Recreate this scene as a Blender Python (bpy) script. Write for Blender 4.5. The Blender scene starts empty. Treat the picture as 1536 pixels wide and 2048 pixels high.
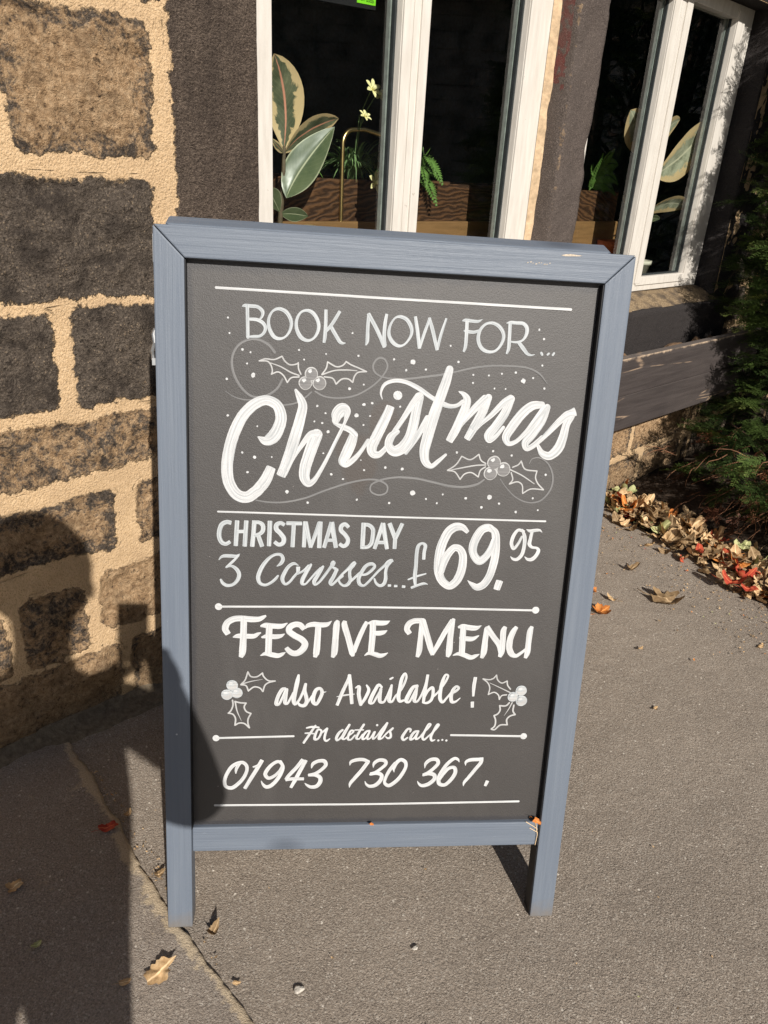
import bpy, bmesh, math, random
import numpy as np
from mathutils import Vector, Matrix, noise as mnoise

random.seed(7)
rng = np.random.default_rng(7)
S = bpy.context.scene
C = S.collection

# ------------------------------------------------------------------ camera
CAM = np.array([0.0, 0.0, 1.2467])
PITCH, ROLL, FPX = 0.434485, -0.060692, 1476.23
_f = np.array([0, math.cos(PITCH), -math.sin(PITCH)])
_r = np.array([1.0, 0, 0])
_d = np.cross(_f, _r)
RIGHT = math.cos(ROLL) * _r + math.sin(ROLL) * _d
DOWN = -math.sin(ROLL) * _r + math.cos(ROLL) * _d
FWD = _f
cam = bpy.data.cameras.new('camera')
cam.sensor_fit = 'VERTICAL'
cam.sensor_height = 24.0
cam.lens = FPX / 2048 * 24.0
cam.clip_start = 0.02
cam.clip_end = 500
camo = bpy.data.objects.new('camera', cam)
C.objects.link(camo)
mw = Matrix.Identity(4)
for i in range(3):
    mw[i][0] = RIGHT[i]; mw[i][1] = -DOWN[i]; mw[i][2] = -FWD[i]; mw[i][3] = CAM[i]
camo.matrix_world = mw
S.camera = camo

# ------------------------------------------------------------------ sky, sun, exposure
SUN_AZ, SUN_EL = math.radians(-20.7), math.radians(31.7)      # direction the light travels
SUN = Vector((math.sin(SUN_AZ) * math.cos(SUN_EL), math.cos(SUN_AZ) * math.cos(SUN_EL), -math.sin(SUN_EL)))
world = bpy.data.worlds.new('World'); S.world = world
world.use_nodes = True
wn_ = world.node_tree
sky = wn_.nodes.new('ShaderNodeTexSky')
sky.sky_type = 'NISHITA'
sky.sun_disc = False
sky.sun_elevation = SUN_EL
sky.sun_rotation = math.radians(159.3)
bg = wn_.nodes['Background']
bg.inputs['Strength'].default_value = 0.05
wn_.links.new(sky.outputs[0], bg.inputs['Color'])
sl = bpy.data.lights.new('sun', 'SUN')
sl.energy = 5.0
sl.angle = math.radians(0.5)
sl.color = (1.0, 0.945, 0.87)
so = bpy.data.objects.new('sun', sl); C.objects.link(so)
so.rotation_euler = SUN.to_track_quat('-Z', 'Y').to_euler()
so.location = (3, -8, 6)
S.view_settings.view_transform = 'Standard'
S.view_settings.look = 'None'
S.view_settings.exposure = 0.15
S.cycles.use_denoising = True
S.cycles.denoising_prefilter = 'NONE'
S.view_settings.gamma = 1.0

# ------------------------------------------------------------------ helpers
def ray(px, py):
    return FWD + RIGHT * (px - 768) / FPX + DOWN * (py - 1024) / FPX
def ground_at(px, py, z=0.0):
    d = ray(px, py)
    return CAM + d * ((z - CAM[2]) / d[2])

WY = 0.7684134
WD = np.array([math.cos(WY), math.sin(WY), 0]); WN = np.array([math.sin(WY), -math.cos(WY), 0])
WC = -1.475
def W2w(a, dep, z):
    return WN * (WC - dep) + WD * a + np.array([0, 0, z])

def tag(o, label=None, cat=None, group=None, kind=None):
    if label: o['label'] = label
    if cat: o['category'] = cat
    if group: o['group'] = group
    if kind: o['kind'] = kind
    return o

class MB:
    def __init__(s):
        s.v = []; s.f = []; s.uv = []; s.att = {}
    def add(s, verts, faces, uvs=None):
        b = len(s.v)
        s.v.extend([tuple(p) for p in verts])
        s.f.extend([tuple(i + b for i in f) for f in faces])
        s.uv.extend(uvs if uvs is not None else [(0, 0)] * len(verts))
    def box(s, x0, x1, y0, y1, z0, z1):
        s.add([(x0, y0, z0), (x1, y0, z0), (x1, y1, z0), (x0, y1, z0), (x0, y0, z1), (x1, y0, z1), (x1, y1, z1), (x0, y1, z1)],
              [(0, 3, 2, 1), (4, 5, 6, 7), (0, 1, 5, 4), (1, 2, 6, 5), (2, 3, 7, 6), (3, 0, 4, 7)])
    def prism(s, poly, y0, y1):
        """poly: (x,z) outline, extruded along y"""
        n = len(poly)
        s.add([(x, y0, z) for x, z in poly] + [(x, y1, z) for x, z in poly],
              [tuple(range(n)), tuple(range(2 * n - 1, n - 1, -1))] + [(i, i + n, (i + 1) % n + n, (i + 1) % n) for i in range(n)])
    def tube(s, pts, rad, n=8, cap=True):
        pts = [Vector(p) for p in pts]
        if not isinstance(rad, (list, tuple)): rad = [rad] * len(pts)
        vs = []; up = None
        for i, p in enumerate(pts):
            t = (pts[min(i + 1, len(pts) - 1)] - pts[max(i - 1, 0)]).normalized()
            if up is None:
                up = t.orthogonal().normalized()
            up = (up - t * up.dot(t)).normalized()
            b = t.cross(up)
            for k in range(n):
                an = 2 * math.pi * k / n
                vs.append(p + (up * math.cos(an) + b * math.sin(an)) * rad[i])
        fs = []
        for i in range(len(pts) - 1):
            for k in range(n):
                fs.append((i * n + k, i * n + (k + 1) % n, (i + 1) * n + (k + 1) % n, (i + 1) * n + k))
        if cap:
            fs.append(tuple(range(n - 1, -1, -1))); fs.append(tuple(range((len(pts) - 1) * n, len(pts) * n)))
        s.add(vs, fs)
    def lathe(s, prof, c=(0, 0, 0), n=24):
        vs = [(c[0] + r * math.cos(2 * math.pi * k / n), c[1] + r * math.sin(2 * math.pi * k / n), c[2] + z) for r, z in prof for k in range(n)]
        fs = [(i * n + k, i * n + (k + 1) % n, (i + 1) * n + (k + 1) % n, (i + 1) * n + k) for i in range(len(prof) - 1) for k in range(n)]
        s.add(vs, fs)
    def build(s, name, mat, parent=None, bevel=0, seg=2, smooth=False, sub=0):
        me = bpy.data.meshes.new(name)
        me.from_pydata(s.v, [], s.f)
        if bevel:
            bm = bmesh.new(); bm.from_mesh(me)
            bmesh.ops.recalc_face_normals(bm, faces=bm.faces)
            bmesh.ops.bevel(bm, geom=[e for e in bm.edges], offset=bevel, segments=seg, affect='EDGES', profile=0.6, clamp_overlap=True)
            bm.to_mesh(me); bm.free()
        else:
            uvl = me.uv_layers.new(name='UVMap')
            li = np.zeros(len(me.loops), dtype=np.int32); me.loops.foreach_get('vertex_index', li)
            uvl.data.foreach_set('uv', np.asarray(s.uv, dtype=np.float32)[li].ravel())
            for k, arr in s.att.items():
                at = me.attributes.new(k, 'FLOAT', 'POINT')
                at.data.foreach_set('value', np.asarray(list(arr) + [0.5] * (len(s.v) - len(arr)), dtype=np.float32))
        me.materials.append(mat)
        if smooth:
            me.polygons.foreach_set('use_smooth', [True] * len(me.polygons))
        me.update()
        o = bpy.data.objects.new(name, me); C.objects.link(o)
        if parent: o.parent = parent
        if sub:
            m = o.modifiers.new('s', 'SUBSURF'); m.levels = sub; m.render_levels = sub
        return o

def np_mesh(name, verts, quads, mat, parent=None, atts=None, smooth=False, uv=None):
    me = bpy.data.meshes.new(name)
    nv, nf, k = len(verts), len(quads), quads.shape[1]
    me.vertices.add(nv); me.vertices.foreach_set('co', np.ascontiguousarray(verts, dtype=np.float32).ravel())
    me.loops.add(nf * k); me.loops.foreach_set('vertex_index', np.ascontiguousarray(quads, dtype=np.int32).ravel())
    me.polygons.add(nf); me.polygons.foreach_set('loop_start', np.arange(nf, dtype=np.int32) * k)
    me.update(calc_edges=True)
    for a, arr in (atts or {}).items():
        at = me.attributes.new(a, 'FLOAT', 'POINT'); at.data.foreach_set('value', np.asarray(arr, dtype=np.float32))
    if smooth: me.polygons.foreach_set('use_smooth', np.ones(nf, dtype=bool))
    me.materials.append(mat)
    me.validate(); me.update()
    o = bpy.data.objects.new(name, me); C.objects.link(o)
    if parent: o.parent = parent
    return o

def frame(x, y, z, o):
    m = Matrix.Identity(4)
    for i in range(3):
        m[i][0] = x[i]; m[i][1] = y[i]; m[i][2] = z[i]; m[i][3] = o[i]
    return m
def empty(name, m):
    o = bpy.data.objects.new(name, None); C.objects.link(o)
    o.empty_display_size = 0.1
    o.matrix_world = m if isinstance(m, Matrix) else Matrix.Translation(Vector(m))
    return o
def wall_frame(a=0, dep=0, z=0):
    """local x runs along the house wall, y into the house, z up"""
    return frame(WD, -WN, (0, 0, 1), W2w(a, dep, z))

# numpy value noise
def vnoise(x, y, seed=0):
    xi = np.floor(x).astype(np.int64); yi = np.floor(y).astype(np.int64)
    fx = x - xi; fy = y - yi
    fx = fx * fx * (3 - 2 * fx); fy = fy * fy * (3 - 2 * fy)
    def h(i, j):
        n = (i * 374761393 + j * 668265263 + seed * 1442695041) & 0xffffffff
        n = ((n ^ (n >> 13)) * 1274126177) & 0xffffffff
        return ((n ^ (n >> 16)) & 0xffff) / 65535.0
    return (h(xi, yi) * (1 - fx) + h(xi + 1, yi) * fx) * (1 - fy) + (h(xi, yi + 1) * (1 - fx) + h(xi + 1, yi + 1) * fx) * fy
def fbm(x, y, sc, oct=4, seed=0):
    r = 0; a = 0.5; t = 0
    for o in range(oct):
        r = r + a * vnoise(x * sc * 2 ** o + 17.3 * o, y * sc * 2 ** o - 9.1 * o, seed + o); t += a; a *= 0.5
    return r / t

# ------------------------------------------------------------------ materials
class NT:
    def __init__(s, name):
        s.m = bpy.data.materials.new(name); s.m.use_nodes = True
        s.t = s.m.node_tree; s.b = s.t.nodes['Principled BSDF']; s.out = s.t.nodes['Material Output']
        s.tc = s.t.nodes.new('ShaderNodeTexCoord')
    def n(s, typ, **kw):
        nd = s.t.nodes.new('ShaderNode' + typ)
        for k, v in kw.items():
            if k.startswith('i_'):
                nd.inputs[k[2:].replace('_', ' ')].default_value = v
            else: setattr(nd, k, v)
        return nd
    def l(s, a, b): s.t.links.new(a, b)
    def mapping(s, scale=(1, 1, 1), src='Object', rot=(0, 0, 0)):
        mp = s.n('Mapping'); mp.inputs['Scale'].default_value = scale; mp.inputs['Rotation'].default_value = rot
        s.l(s.tc.outputs[src], mp.inputs['Vector']); return mp.outputs[0]
    def noise(s, scale, vec=None, detail=6, rough=0.6, dist=0.0):
        nd = s.n('TexNoise'); nd.inputs['Scale'].default_value = scale; nd.inputs['Detail'].default_value = detail
        nd.inputs['Roughness'].default_value = rough; nd.inputs['Distortion'].default_value = dist
        s.l(vec if vec is not None else s.tc.outputs['Object'], nd.inputs['Vector']); return nd.outputs['Fac']
    def vor(s, scale, vec=None, feature='F1', out='Distance', rnd=1.0):
        nd = s.n('TexVoronoi'); nd.feature = feature; nd.inputs['Scale'].default_value = scale; nd.inputs['Randomness'].default_value = rnd
        s.l(vec if vec is not None else s.tc.outputs['Object'], nd.inputs['Vector']); return nd.outputs[out]
    def ramp(s, fac, stops):
        nd = s.n('ValToRGB'); e = nd.color_ramp.elements
        while len(e) < len(stops): e.new(0.5)
        for el, (p, c) in zip(e, stops):
            el.position = p; el.color = (c, c, c, 1) if isinstance(c, (int, float)) else (*c, 1)
        s.l(fac, nd.inputs[0]); return nd.outputs[0]
    def math(s, op, a, b=None, clamp=False):
        nd = s.n('Math', operation=op); nd.use_clamp = clamp
        for i, x in enumerate((a, b)):
            if x is None: continue
            if isinstance(x, (int, float)): nd.inputs[i].default_value = x
            else: s.l(x, nd.inputs[i])
        return nd.outputs[0]
    def mix(s, fac, a, b):
        nd = s.n('Mix', data_type='RGBA')
        for i, x in ((0, fac), (6, a), (7, b)):
            if isinstance(x, (int, float)): nd.inputs[i].default_value = x
            elif isinstance(x, tuple): nd.inputs[i].default_value = (*x, 1)
            else: s.l(x, nd.inputs[i])
        return nd.outputs[2]
    def attr(s, name):
        nd = s.n('Attribute'); nd.attribute_name = name; return nd.outputs['Fac']
    def bump(s, h, dist=0.002, strength=1.0, prev=None):
        nd = s.n('Bump'); nd.inputs['Distance'].default_value = dist; nd.inputs['Strength'].default_value = strength
        s.l(h, nd.inputs['Height'])
        if prev is not None: s.l(prev, nd.inputs['Normal'])
        return nd.outputs[0]
    def fin(s, col, rough=0.8, normal=None, spec=0.3, metal=0.0):
        if isinstance(col, tuple): s.b.inputs['Base Color'].default_value = (*col, 1)
        else: s.l(col, s.b.inputs['Base Color'])
        if isinstance(rough, (int, float)): s.b.inputs['Roughness'].default_value = rough
        else: s.l(rough, s.b.inputs['Roughness'])
        s.b.inputs['Specular IOR Level'].default_value = spec
        s.b.inputs['Metallic'].default_value = metal
        if normal is not None: s.l(normal, s.b.inputs['Normal'])
        return s.m

def mat_tarmac(name, base, dark, fleck, rim=False):
    t = NT(name)
    big = t.noise(1.7, detail=4)
    mid = t.noise(14, detail=5, rough=0.65)
    g1 = t.noise(330, detail=5, rough=0.75)
    v1 = t.vor(230); v2 = t.vor(520)
    col = t.mix(t.ramp(g1, [(0.40, 0.0), (0.58, 1.0)]), dark, base)
    col = t.mix(t.math('MULTIPLY', t.ramp(big, [(0.35, 0.0), (0.7, 1.0)]), 0.35), col, tuple(x * 1.22 for x in base))
    col = t.mix(t.math('MULTIPLY', t.ramp(mid, [(0.4, 0.0), (0.75, 1.0)]), 0.25), col, tuple(x * 0.72 for x in base))
    sp = t.ramp(t.vor(62, out='Distance'), [(0.11, 1.0), (0.17, 0.0)])
    spm = t.ramp(t.noise(40, detail=2), [(0.52, 0.0), (0.57, 1.0)])
    col = t.mix(t.math('MULTIPLY', sp, t.math('MULTIPLY', spm, 0.85)), col, fleck)
    chip = t.vor(380, out='Color'); cs = t.n('SeparateXYZ'); t.l(chip, cs.inputs[0])
    col = t.mix(t.math('MULTIPLY', t.ramp(cs.outputs[0], [(0.86, 0.0), (0.93, 1.0)]), 0.40), col, tuple(x * 0.85 for x in fleck))
    col = t.mix(t.math('MULTIPLY', t.ramp(cs.outputs[1], [(0.84, 0.0), (0.92, 1.0)]), 0.35), col, tuple(x * 0.45 for x in dark))
    if rim:
        rv = t.math('ADD', t.attr('rim'), t.math('MULTIPLY', t.math('SUBTRACT', t.noise(55, detail=6, rough=0.75), 0.5), 1.9))
        rv = t.math('ADD', rv, t.math('MULTIPLY', t.math('SUBTRACT', t.noise(7, detail=3), 0.5), 1.6))
        cem = t.mix(t.ramp(g1, [(0.3, 0.0), (0.7, 1.0)]), (0.42, 0.335, 0.23), (0.70, 0.57, 0.40))
        col = t.mix(t.ramp(rv, [(0.34, 0.0), (0.58, 0.95)]), col, cem)
    va = t.n('TexVoronoi'); va.feature = 'SMOOTH_F1'; va.inputs['Scale'].default_value = 260; va.inputs['Smoothness'].default_value = 0.35
    wv = t.n('VectorMath', operation='ADD'); nz = t.n('TexNoise'); nz.inputs['Scale'].default_value = 60; nz.inputs['Detail'].default_value = 3
    sc_ = t.n('VectorMath', operation='SCALE'); sc_.inputs['Scale'].default_value = 0.004
    t.l(t.tc.outputs['Object'], nz.inputs['Vector']); t.l(nz.outputs['Color'], sc_.inputs[0]); t.l(t.tc.outputs['Object'], wv.inputs[0]); t.l(sc_.outputs[0], wv.inputs[1]); t.l(wv.outputs[0], va.inputs['Vector'])
    h1 = t.math('SUBTRACT', t.math('MULTIPLY', t.noise(75, detail=6, rough=0.68), 1.4), t.math('MULTIPLY', va.outputs['Distance'], 0.55))
    h2 = t.math('ADD', g1, t.math('MULTIPLY', t.ramp(v2, [(0.0, 1.0), (0.6, 0.0)]), 0.4))
    nb = t.bump(h1, 0.0021 if not rim else 0.0017, 1.0)
    return t.fin(col, 0.85, t.bump(h2, 0.0022, 1.0, nb), 0.25)

M = {}
M['tarmac'] = mat_tarmac('tarmac', (0.386, 0.325, 0.264), (0.185, 0.152, 0.123), (0.784, 0.717, 0.616))
M['slab'] = mat_tarmac('old_concrete', (0.378, 0.320, 0.266), (0.189, 0.158, 0.131), (0.691, 0.626, 0.540), True)



def mat_masonry():
    """sd: signed distance into a stone (m), wear: how much soot has gone; both are attributes of the wall mesh"""
    t = NT('sooty_masonry')
    sd = t.attr('sd'); wear = t.attr('wear'); jam = t.attr('dressed')
    n1 = t.noise(38, detail=6, rough=0.65); n2 = t.noise(120, detail=5, rough=0.7); n3 = t.noise(9, detail=4)
    edge = t.math('ADD', sd, t.math('MULTIPLY', t.math('SUBTRACT', n1, 0.5), 0.046))
    edge = t.math('ADD', edge, t.math('MULTIPLY', t.math('SUBTRACT', n2, 0.5), 0.016))
    edge = t.math('ADD', edge, t.math('MULTIPLY', t.math('SUBTRACT', t.noise(13, detail=5, rough=0.65), 0.5), 0.020))
    mask = t.ramp(t.math('ADD', t.math('MULTIPLY', edge, 60.0), 0.5), [(0.40, 0.0), (0.62, 1.0)])
    soot = t.ramp(t.noise(210, detail=5, rough=0.75), [(0.30, (0.045, 0.037, 0.031)), (0.50, (0.155, 0.124, 0.098)), (0.66, (0.27, 0.22, 0.175)), (0.76, (0.58, 0.46, 0.34))])
    tanc = t.ramp(t.noise(85, detail=6, rough=0.65), [(0.26, (0.16, 0.098, 0.055)), (0.45, (0.52, 0.335, 0.185)), (0.70, (0.82, 0.575, 0.345))])
    wv = t.math('ADD', wear, t.math('MULTIPLY', t.math('SUBTRACT', t.noise(26, detail=7, rough=0.72, dist=0.6), 0.5), 1.5))
    wv = t.math('ADD', wv, t.math('MULTIPLY', t.math('SUBTRACT', n2, 0.5), 0.9))
    wm = t.ramp(wv, [(0.42, 0.0), (0.64, 1.0)])
    stone = t.mix(wm, soot, tanc)
    gr = t.ramp(t.vor(150), [(0.16, 1.0), (0.30, 0.0)]); grm = t.ramp(t.noise(30, detail=5, rough=0.75), [(0.44, 0.0), (0.60, 1.0)])
    stone = t.mix(t.math('MULTIPLY', t.math('MULTIPLY', gr, grm), 0.6), stone, (0.56, 0.42, 0.28))
    pit = t.ramp(t.noise(70, detail=5, rough=0.7), [(0.34, 1.0), (0.42, 0.0)])
    pit2 = t.ramp(t.noise(15, detail=6, rough=0.7), [(0.38, 0.8), (0.52, 0.0)])
    stone = t.mix(t.math('MULTIPLY', pit2, t.math('SUBTRACT', 1.0, t.math('MULTIPLY', wm, 0.55))), stone, (0.060, 0.048, 0.040))
    stone = t.mix(t.math('MULTIPLY', pit, 0.75), stone, (0.028, 0.022, 0.018))
    dress = t.ramp(t.noise(300, t.mapping((0.7, 0.7, 1.6)), detail=5, rough=0.75), [(0.32, (0.038, 0.029, 0.025)), (0.48, (0.125, 0.094, 0.075)), (0.62, (0.26, 0.20, 0.155)), (0.74, (0.58, 0.46, 0.36))])
    jg = t.ramp(t.vor(210), [(0.14, 1.0), (0.28, 0.0)])
    dress = t.mix(t.math('MULTIPLY', jg, 0.40), dress, (0.42, 0.33, 0.25))
    dress = t.mix(t.ramp(t.noise(8, t.mapping((1.6, 1, 0.5)), detail=4), [(0.42, 0.0), (0.66, 0.55)]), dress, (0.055, 0.042, 0.036))
    stone = t.mix(t.math('MULTIPLY', jam, 0.92), stone, dress)
    mort = t.ramp(t.noise(220, detail=5, rough=0.7), [(0.25, (0.40, 0.270, 0.145)), (0.48, (0.68, 0.475, 0.275)), (0.8, (0.80, 0.60, 0.385))])
    mort = t.mix(t.ramp(n3, [(0.42, 0.0), (0.72, 0.55)]), mort, (0.50, 0.345, 0.205))
    col = t.mix(mask, mort, stone)
    # grime rising from the pavement
    sx = t.n('SeparateXYZ'); t.l(t.tc.outputs['Object'], sx.inputs[0])
    low = t.math('ADD', sx.outputs[2], t.math('MULTIPLY', t.math('SUBTRACT', n3, 0.5), 0.20))
    col = t.mix(t.math('MULTIPLY', t.ramp(low, [(0.0, 1.0), (0.22, 0.0)]), 0.5), col, (0.13, 0.098, 0.062))
    # hairline cracks in the pointing
    ln = t.math('ABSOLUTE', t.math('ADD', t.math('ADD', sd, 0.0115), t.math('MULTIPLY', t.math('SUBTRACT', n1, 0.5), 0.006)))
    gate = t.ramp(t.noise(6.5, t.mapping((1, 1, 2.5)), detail=3), [(0.56, 0.0), (0.64, 1.0)])
    crm = t.math('MULTIPLY', t.math('MULTIPLY', t.ramp(t.math('MULTIPLY', ln, 100.0), [(0.06, 1.0), (0.16, 0.0)]), gate), t.math('SUBTRACT', 1.0, mask))
    col = t.mix(t.math('MULTIPLY', crm, 0.42), col, (0.16, 0.11, 0.06))
    h = t.math('ADD', t.math('MULTIPLY', t.noise(60, detail=8, rough=0.72), t.math('ADD', t.math('MULTIPLY', mask, 2.6), 0.25)), t.math('MULTIPLY', t.noise(260, detail=4), 0.55))
    h = t.math('SUBTRACT', h, t.math('MULTIPLY', mask, 0.25))
    h = t.math('SUBTRACT', h, t.math('MULTIPLY', crm, 0.5))
    return t.fin(col, 0.92, t.bump(h, 0.010, 1.0), 0.15)
M['masonry'] = mat_masonry()

def mat_darkstone(name, a, b, c, chips=0.0):
    t = NT(name)
    f = t.noise(330, detail=5, rough=0.75); m_ = t.noise(30, detail=6, rough=0.7)
    col = t.ramp(f, [(0.3, a), (0.58, b), (0.75, c)])
    if chips:
        sd = t.attr('chip')
        e = t.math('ADD', sd, t.math('MULTIPLY', t.math('SUBTRACT', t.noise(34, detail=6, rough=0.7), 0.5), 2.4))
        col = t.mix(t.ramp(e, [(0.60, 0.0), (0.72, 1.0)]), col, t.ramp(m_, [(0.3, (0.10, 0.065, 0.04)), (0.7, (0.42, 0.30, 0.19))]))
        e2 = t.math('ADD', sd, t.math('MULTIPLY', t.math('SUBTRACT', t.noise(60, detail=4, rough=0.7), 0.5), 2.2))
        col = t.mix(t.ramp(e2, [(0.95, 0.0), (1.05, 1.0)]), col, (0.62, 0.54, 0.44))
    if chips:
        sx = t.n('SeparateXYZ'); t.l(t.tc.outputs['Object'], sx.inputs[0])
        up = t.ramp(t.math('ADD', sx.outputs[2], t.math('MULTIPLY', t.math('SUBTRACT', m_, 0.5), 0.25)), [(0.0, 0.0), (1.0, 1.0)])
        rd_ = t.math('MULTIPLY', t.math('GREATER_THAN', sx.outputs[1], 0.022), t.math('GREATER_THAN', t.math('ADD', sx.outputs[2], t.math('MULTIPLY', t.math('SUBTRACT', t.noise(18, detail=5), 0.5), 0.55)), 1.53))
        col = t.mix(t.math('MULTIPLY', rd_, t.ramp(t.noise(45, detail=4), [(0.38, 0.0), (0.48, 0.85)])), col, (0.16, 0.035, 0.03))
    col = t.mix(t.ramp(t.noise(11, t.mapping((1.5, 1, 0.6)), detail=5, rough=0.65), [(0.42, 0.0), (0.68, 0.5)]), col, b)
    sg = t.ramp(t.vor(170), [(0.14, 1.0), (0.30, 0.0)])
    col = t.mix(t.math('MULTIPLY', sg, 0.30), col, c)
    h = t.math('ADD', f, t.math('MULTIPLY', m_, 2.0))
    return t.fin(col, 0.85, t.bump(h, 0.005), 0.25)
M['mullion_stone'] = mat_darkstone('dressed_sandstone', (0.045, 0.036, 0.034), (0.135, 0.108, 0.094), (0.40, 0.33, 0.275), 1.0)
M['black_stone'] = mat_darkstone('black_painted_stone', (0.020, 0.017, 0.017), (0.045, 0.039, 0.038), (0.10, 0.085, 0.075))
def mat_sill():
    t = NT('worn_sill_stone'); f = t.noise(150, detail=6, rough=0.7); m_ = t.noise(20)
    col = t.ramp(f, [(0.3, (0.12, 0.085, 0.05)), (0.55, (0.28, 0.205, 0.125)), (0.75, (0.46, 0.36, 0.24))])
    col = t.mix(t.ramp(m_, [(0.45, 0.0), (0.62, 0.8)]), col, (0.07, 0.055, 0.045))
    return t.fin(col, 0.9, t.bump(t.math('ADD', f, m_), 0.004), 0.2)
M['sill'] = mat_sill()

def mat_whitepaint():
    t = NT('old_white_gloss'); n = t.noise(60, t.mapping((1, 1, 0.15)), detail=5); d = t.noise(35, detail=6, rough=0.7)
    col = t.mix(t.ramp(n, [(0.3, 0.0), (0.7, 1.0)]), (0.58, 0.54, 0.485), (0.70, 0.665, 0.61))
    col = t.mix(t.ramp(d, [(0.67, 0.0), (0.71, 0.7)]), col, (0.30, 0.24, 0.18))
    return t.fin(col, 0.42, t.bump(n, 0.0012), 0.4)
M['white'] = mat_whitepaint()
def mat_glass():
    t = NT('window_glass')
    tr = t.n('BsdfTransparent'); tr.inputs[0].default_value = (0.90, 0.94, 0.92, 1)
    gl = t.n('BsdfGlossy'); gl.inputs['Roughness'].default_value = 0.0; gl.inputs[0].default_value = (1, 1, 1, 1)
    fr = t.n('Fresnel'); ge = t.n('NewGeometry')
    t.l(t.math('ADD', 1.6, t.math('MULTIPLY', ge.outputs['Backfacing'], 1 / 1.6 - 1.6)), fr.inputs['IOR'])   # a thin pane: the same from both sides
    mx = t.n('MixShader'); t.l(fr.outputs[0], mx.inputs[0]); t.l(tr.outputs[0], mx.inputs[1]); t.l(gl.outputs[0], mx.inputs[2])
    t.l(mx.outputs[0], t.out.inputs['Surface'])
    return t.m
M['glass'] = mat_glass()
def simple(name, col, rough=0.6, var=0.25, scale=40, bump=0.0, spec=0.3, metal=0.0, mp=(1, 1, 1)):
    t = NT(name); n = t.noise(scale, t.mapping(mp), detail=5)
    c = t.mix(t.ramp(n, [(0.3, 0.0), (0.7, 1.0)]), tuple(x * (1 - var) for x in col), tuple(min(1, x * (1 + var)) for x in col))
    return t.fin(c, rough, t.bump(n, bump) if bump else None, spec, metal)
M['foot_mortar'] = simple('dirty_mortar', (0.16, 0.125, 0.085), 0.95, 0.4, 70, 0.005)
M['gasket'] = simple('gasket', (0.025, 0.03, 0.032), 0.5)
M['spacer'] = simple('spacer', (0.33, 0.36, 0.34), 0.4, metal=0.3)
M['caulk'] = simple('caulk', (0.52, 0.38, 0.24), 0.8, 0.3, 50, 0.003)
M['redpaint'] = simple('flaked_red_paint', (0.17, 0.035, 0.03), 0.7, 0.4, 60, 0.003)
M['room'] = simple('dark_room', (0.10, 0.15, 0.155), 0.9)
M['roomfloor'] = simple('room_board', (0.05, 0.04, 0.03), 0.6)

def mat_framewood(name, axis):
    """painted softwood, grain along axis (0 = across the board, 2 = up)"""
    t = NT(name)
    sc = (3, 60, 130) if axis == 0 else (130, 60, 3)
    g = t.noise(1.0, t.mapping(sc), detail=6, rough=0.65, dist=0.4)
    sc2 = (4, 20, 36) if axis == 0 else (36, 20, 4)
    b = t.noise(1.0, t.mapping(sc2), detail=3)
    f = t.noise(420, detail=3)
    col = t.mix(t.ramp(g, [(0.3, 0.0), (0.7, 1.0)]), (0.130, 0.154, 0.193), (0.160, 0.186, 0.226))
    col = t.mix(t.ramp(b, [(0.35, 0.0), (0.75, 0.55)]), col, (0.116, 0.142, 0.186))
    kn = t.vor(5.5, t.mapping((1, 1, 0.55) if axis == 2 else (0.55, 1, 1)))
    col = t.mix(t.ramp(kn, [(0.05, 0.8), (0.13, 0.0)]), col, (0.080, 0.095, 0.122))
    sp = t.ramp(t.vor(42), [(0.05, 1.0), (0.075, 0.0)])
    spm = t.ramp(t.noise(23, detail=2), [(0.60, 0.0), (0.64, 1.0)])
    col = t.mix(t.math('MULTIPLY', sp, t.math('MULTIPLY', spm, 0.8)), col, (0.55, 0.57, 0.6))
    sx = t.n('SeparateXYZ'); t.l(t.tc.outputs['Object'], sx.inputs[0])
    ft = t.math('ADD', sx.outputs[2], t.math('MULTIPLY', t.math('SUBTRACT', t.noise(35, detail=5), 0.5), 0.06))
    col = t.mix(t.ramp(ft, [(0.0, 0.75), (0.035, 0.0)]), col, (0.17, 0.15, 0.13))
    scf = t.ramp(t.noise(1.0, t.mapping((160, 160, 22) if axis == 2 else (22, 160, 160)), detail=4, rough=0.7), [(0.70, 0.0), (0.73, 0.7)])
    col = t.mix(t.math('MULTIPLY', scf, t.ramp(t.noise(6, detail=3), [(0.52, 0.0), (0.6, 1.0)])), col, (0.33, 0.36, 0.41))
    dn = t.math('MULTIPLY', t.ramp(t.vor(24), [(0.035, 1.0), (0.06, 0.0)]), t.ramp(t.noise(11, detail=2), [(0.58, 0.0), (0.62, 0.8)]))
    col = t.mix(dn, col, (0.05, 0.055, 0.065))
    h = t.math('ADD', g, t.math('MULTIPLY', f, 0.12))
    return t.fin(col, 0.48, t.bump(h, 0.0016, 0.9), 0.35)
M['stile'] = mat_framewood('blue_grey_paint_upright', 2)
M['rail'] = mat_framewood('blue_grey_paint_level', 0)
M['black_edge'] = simple('black_edge_paint', (0.010, 0.010, 0.012), 0.55, 0.4, 80)

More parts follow.
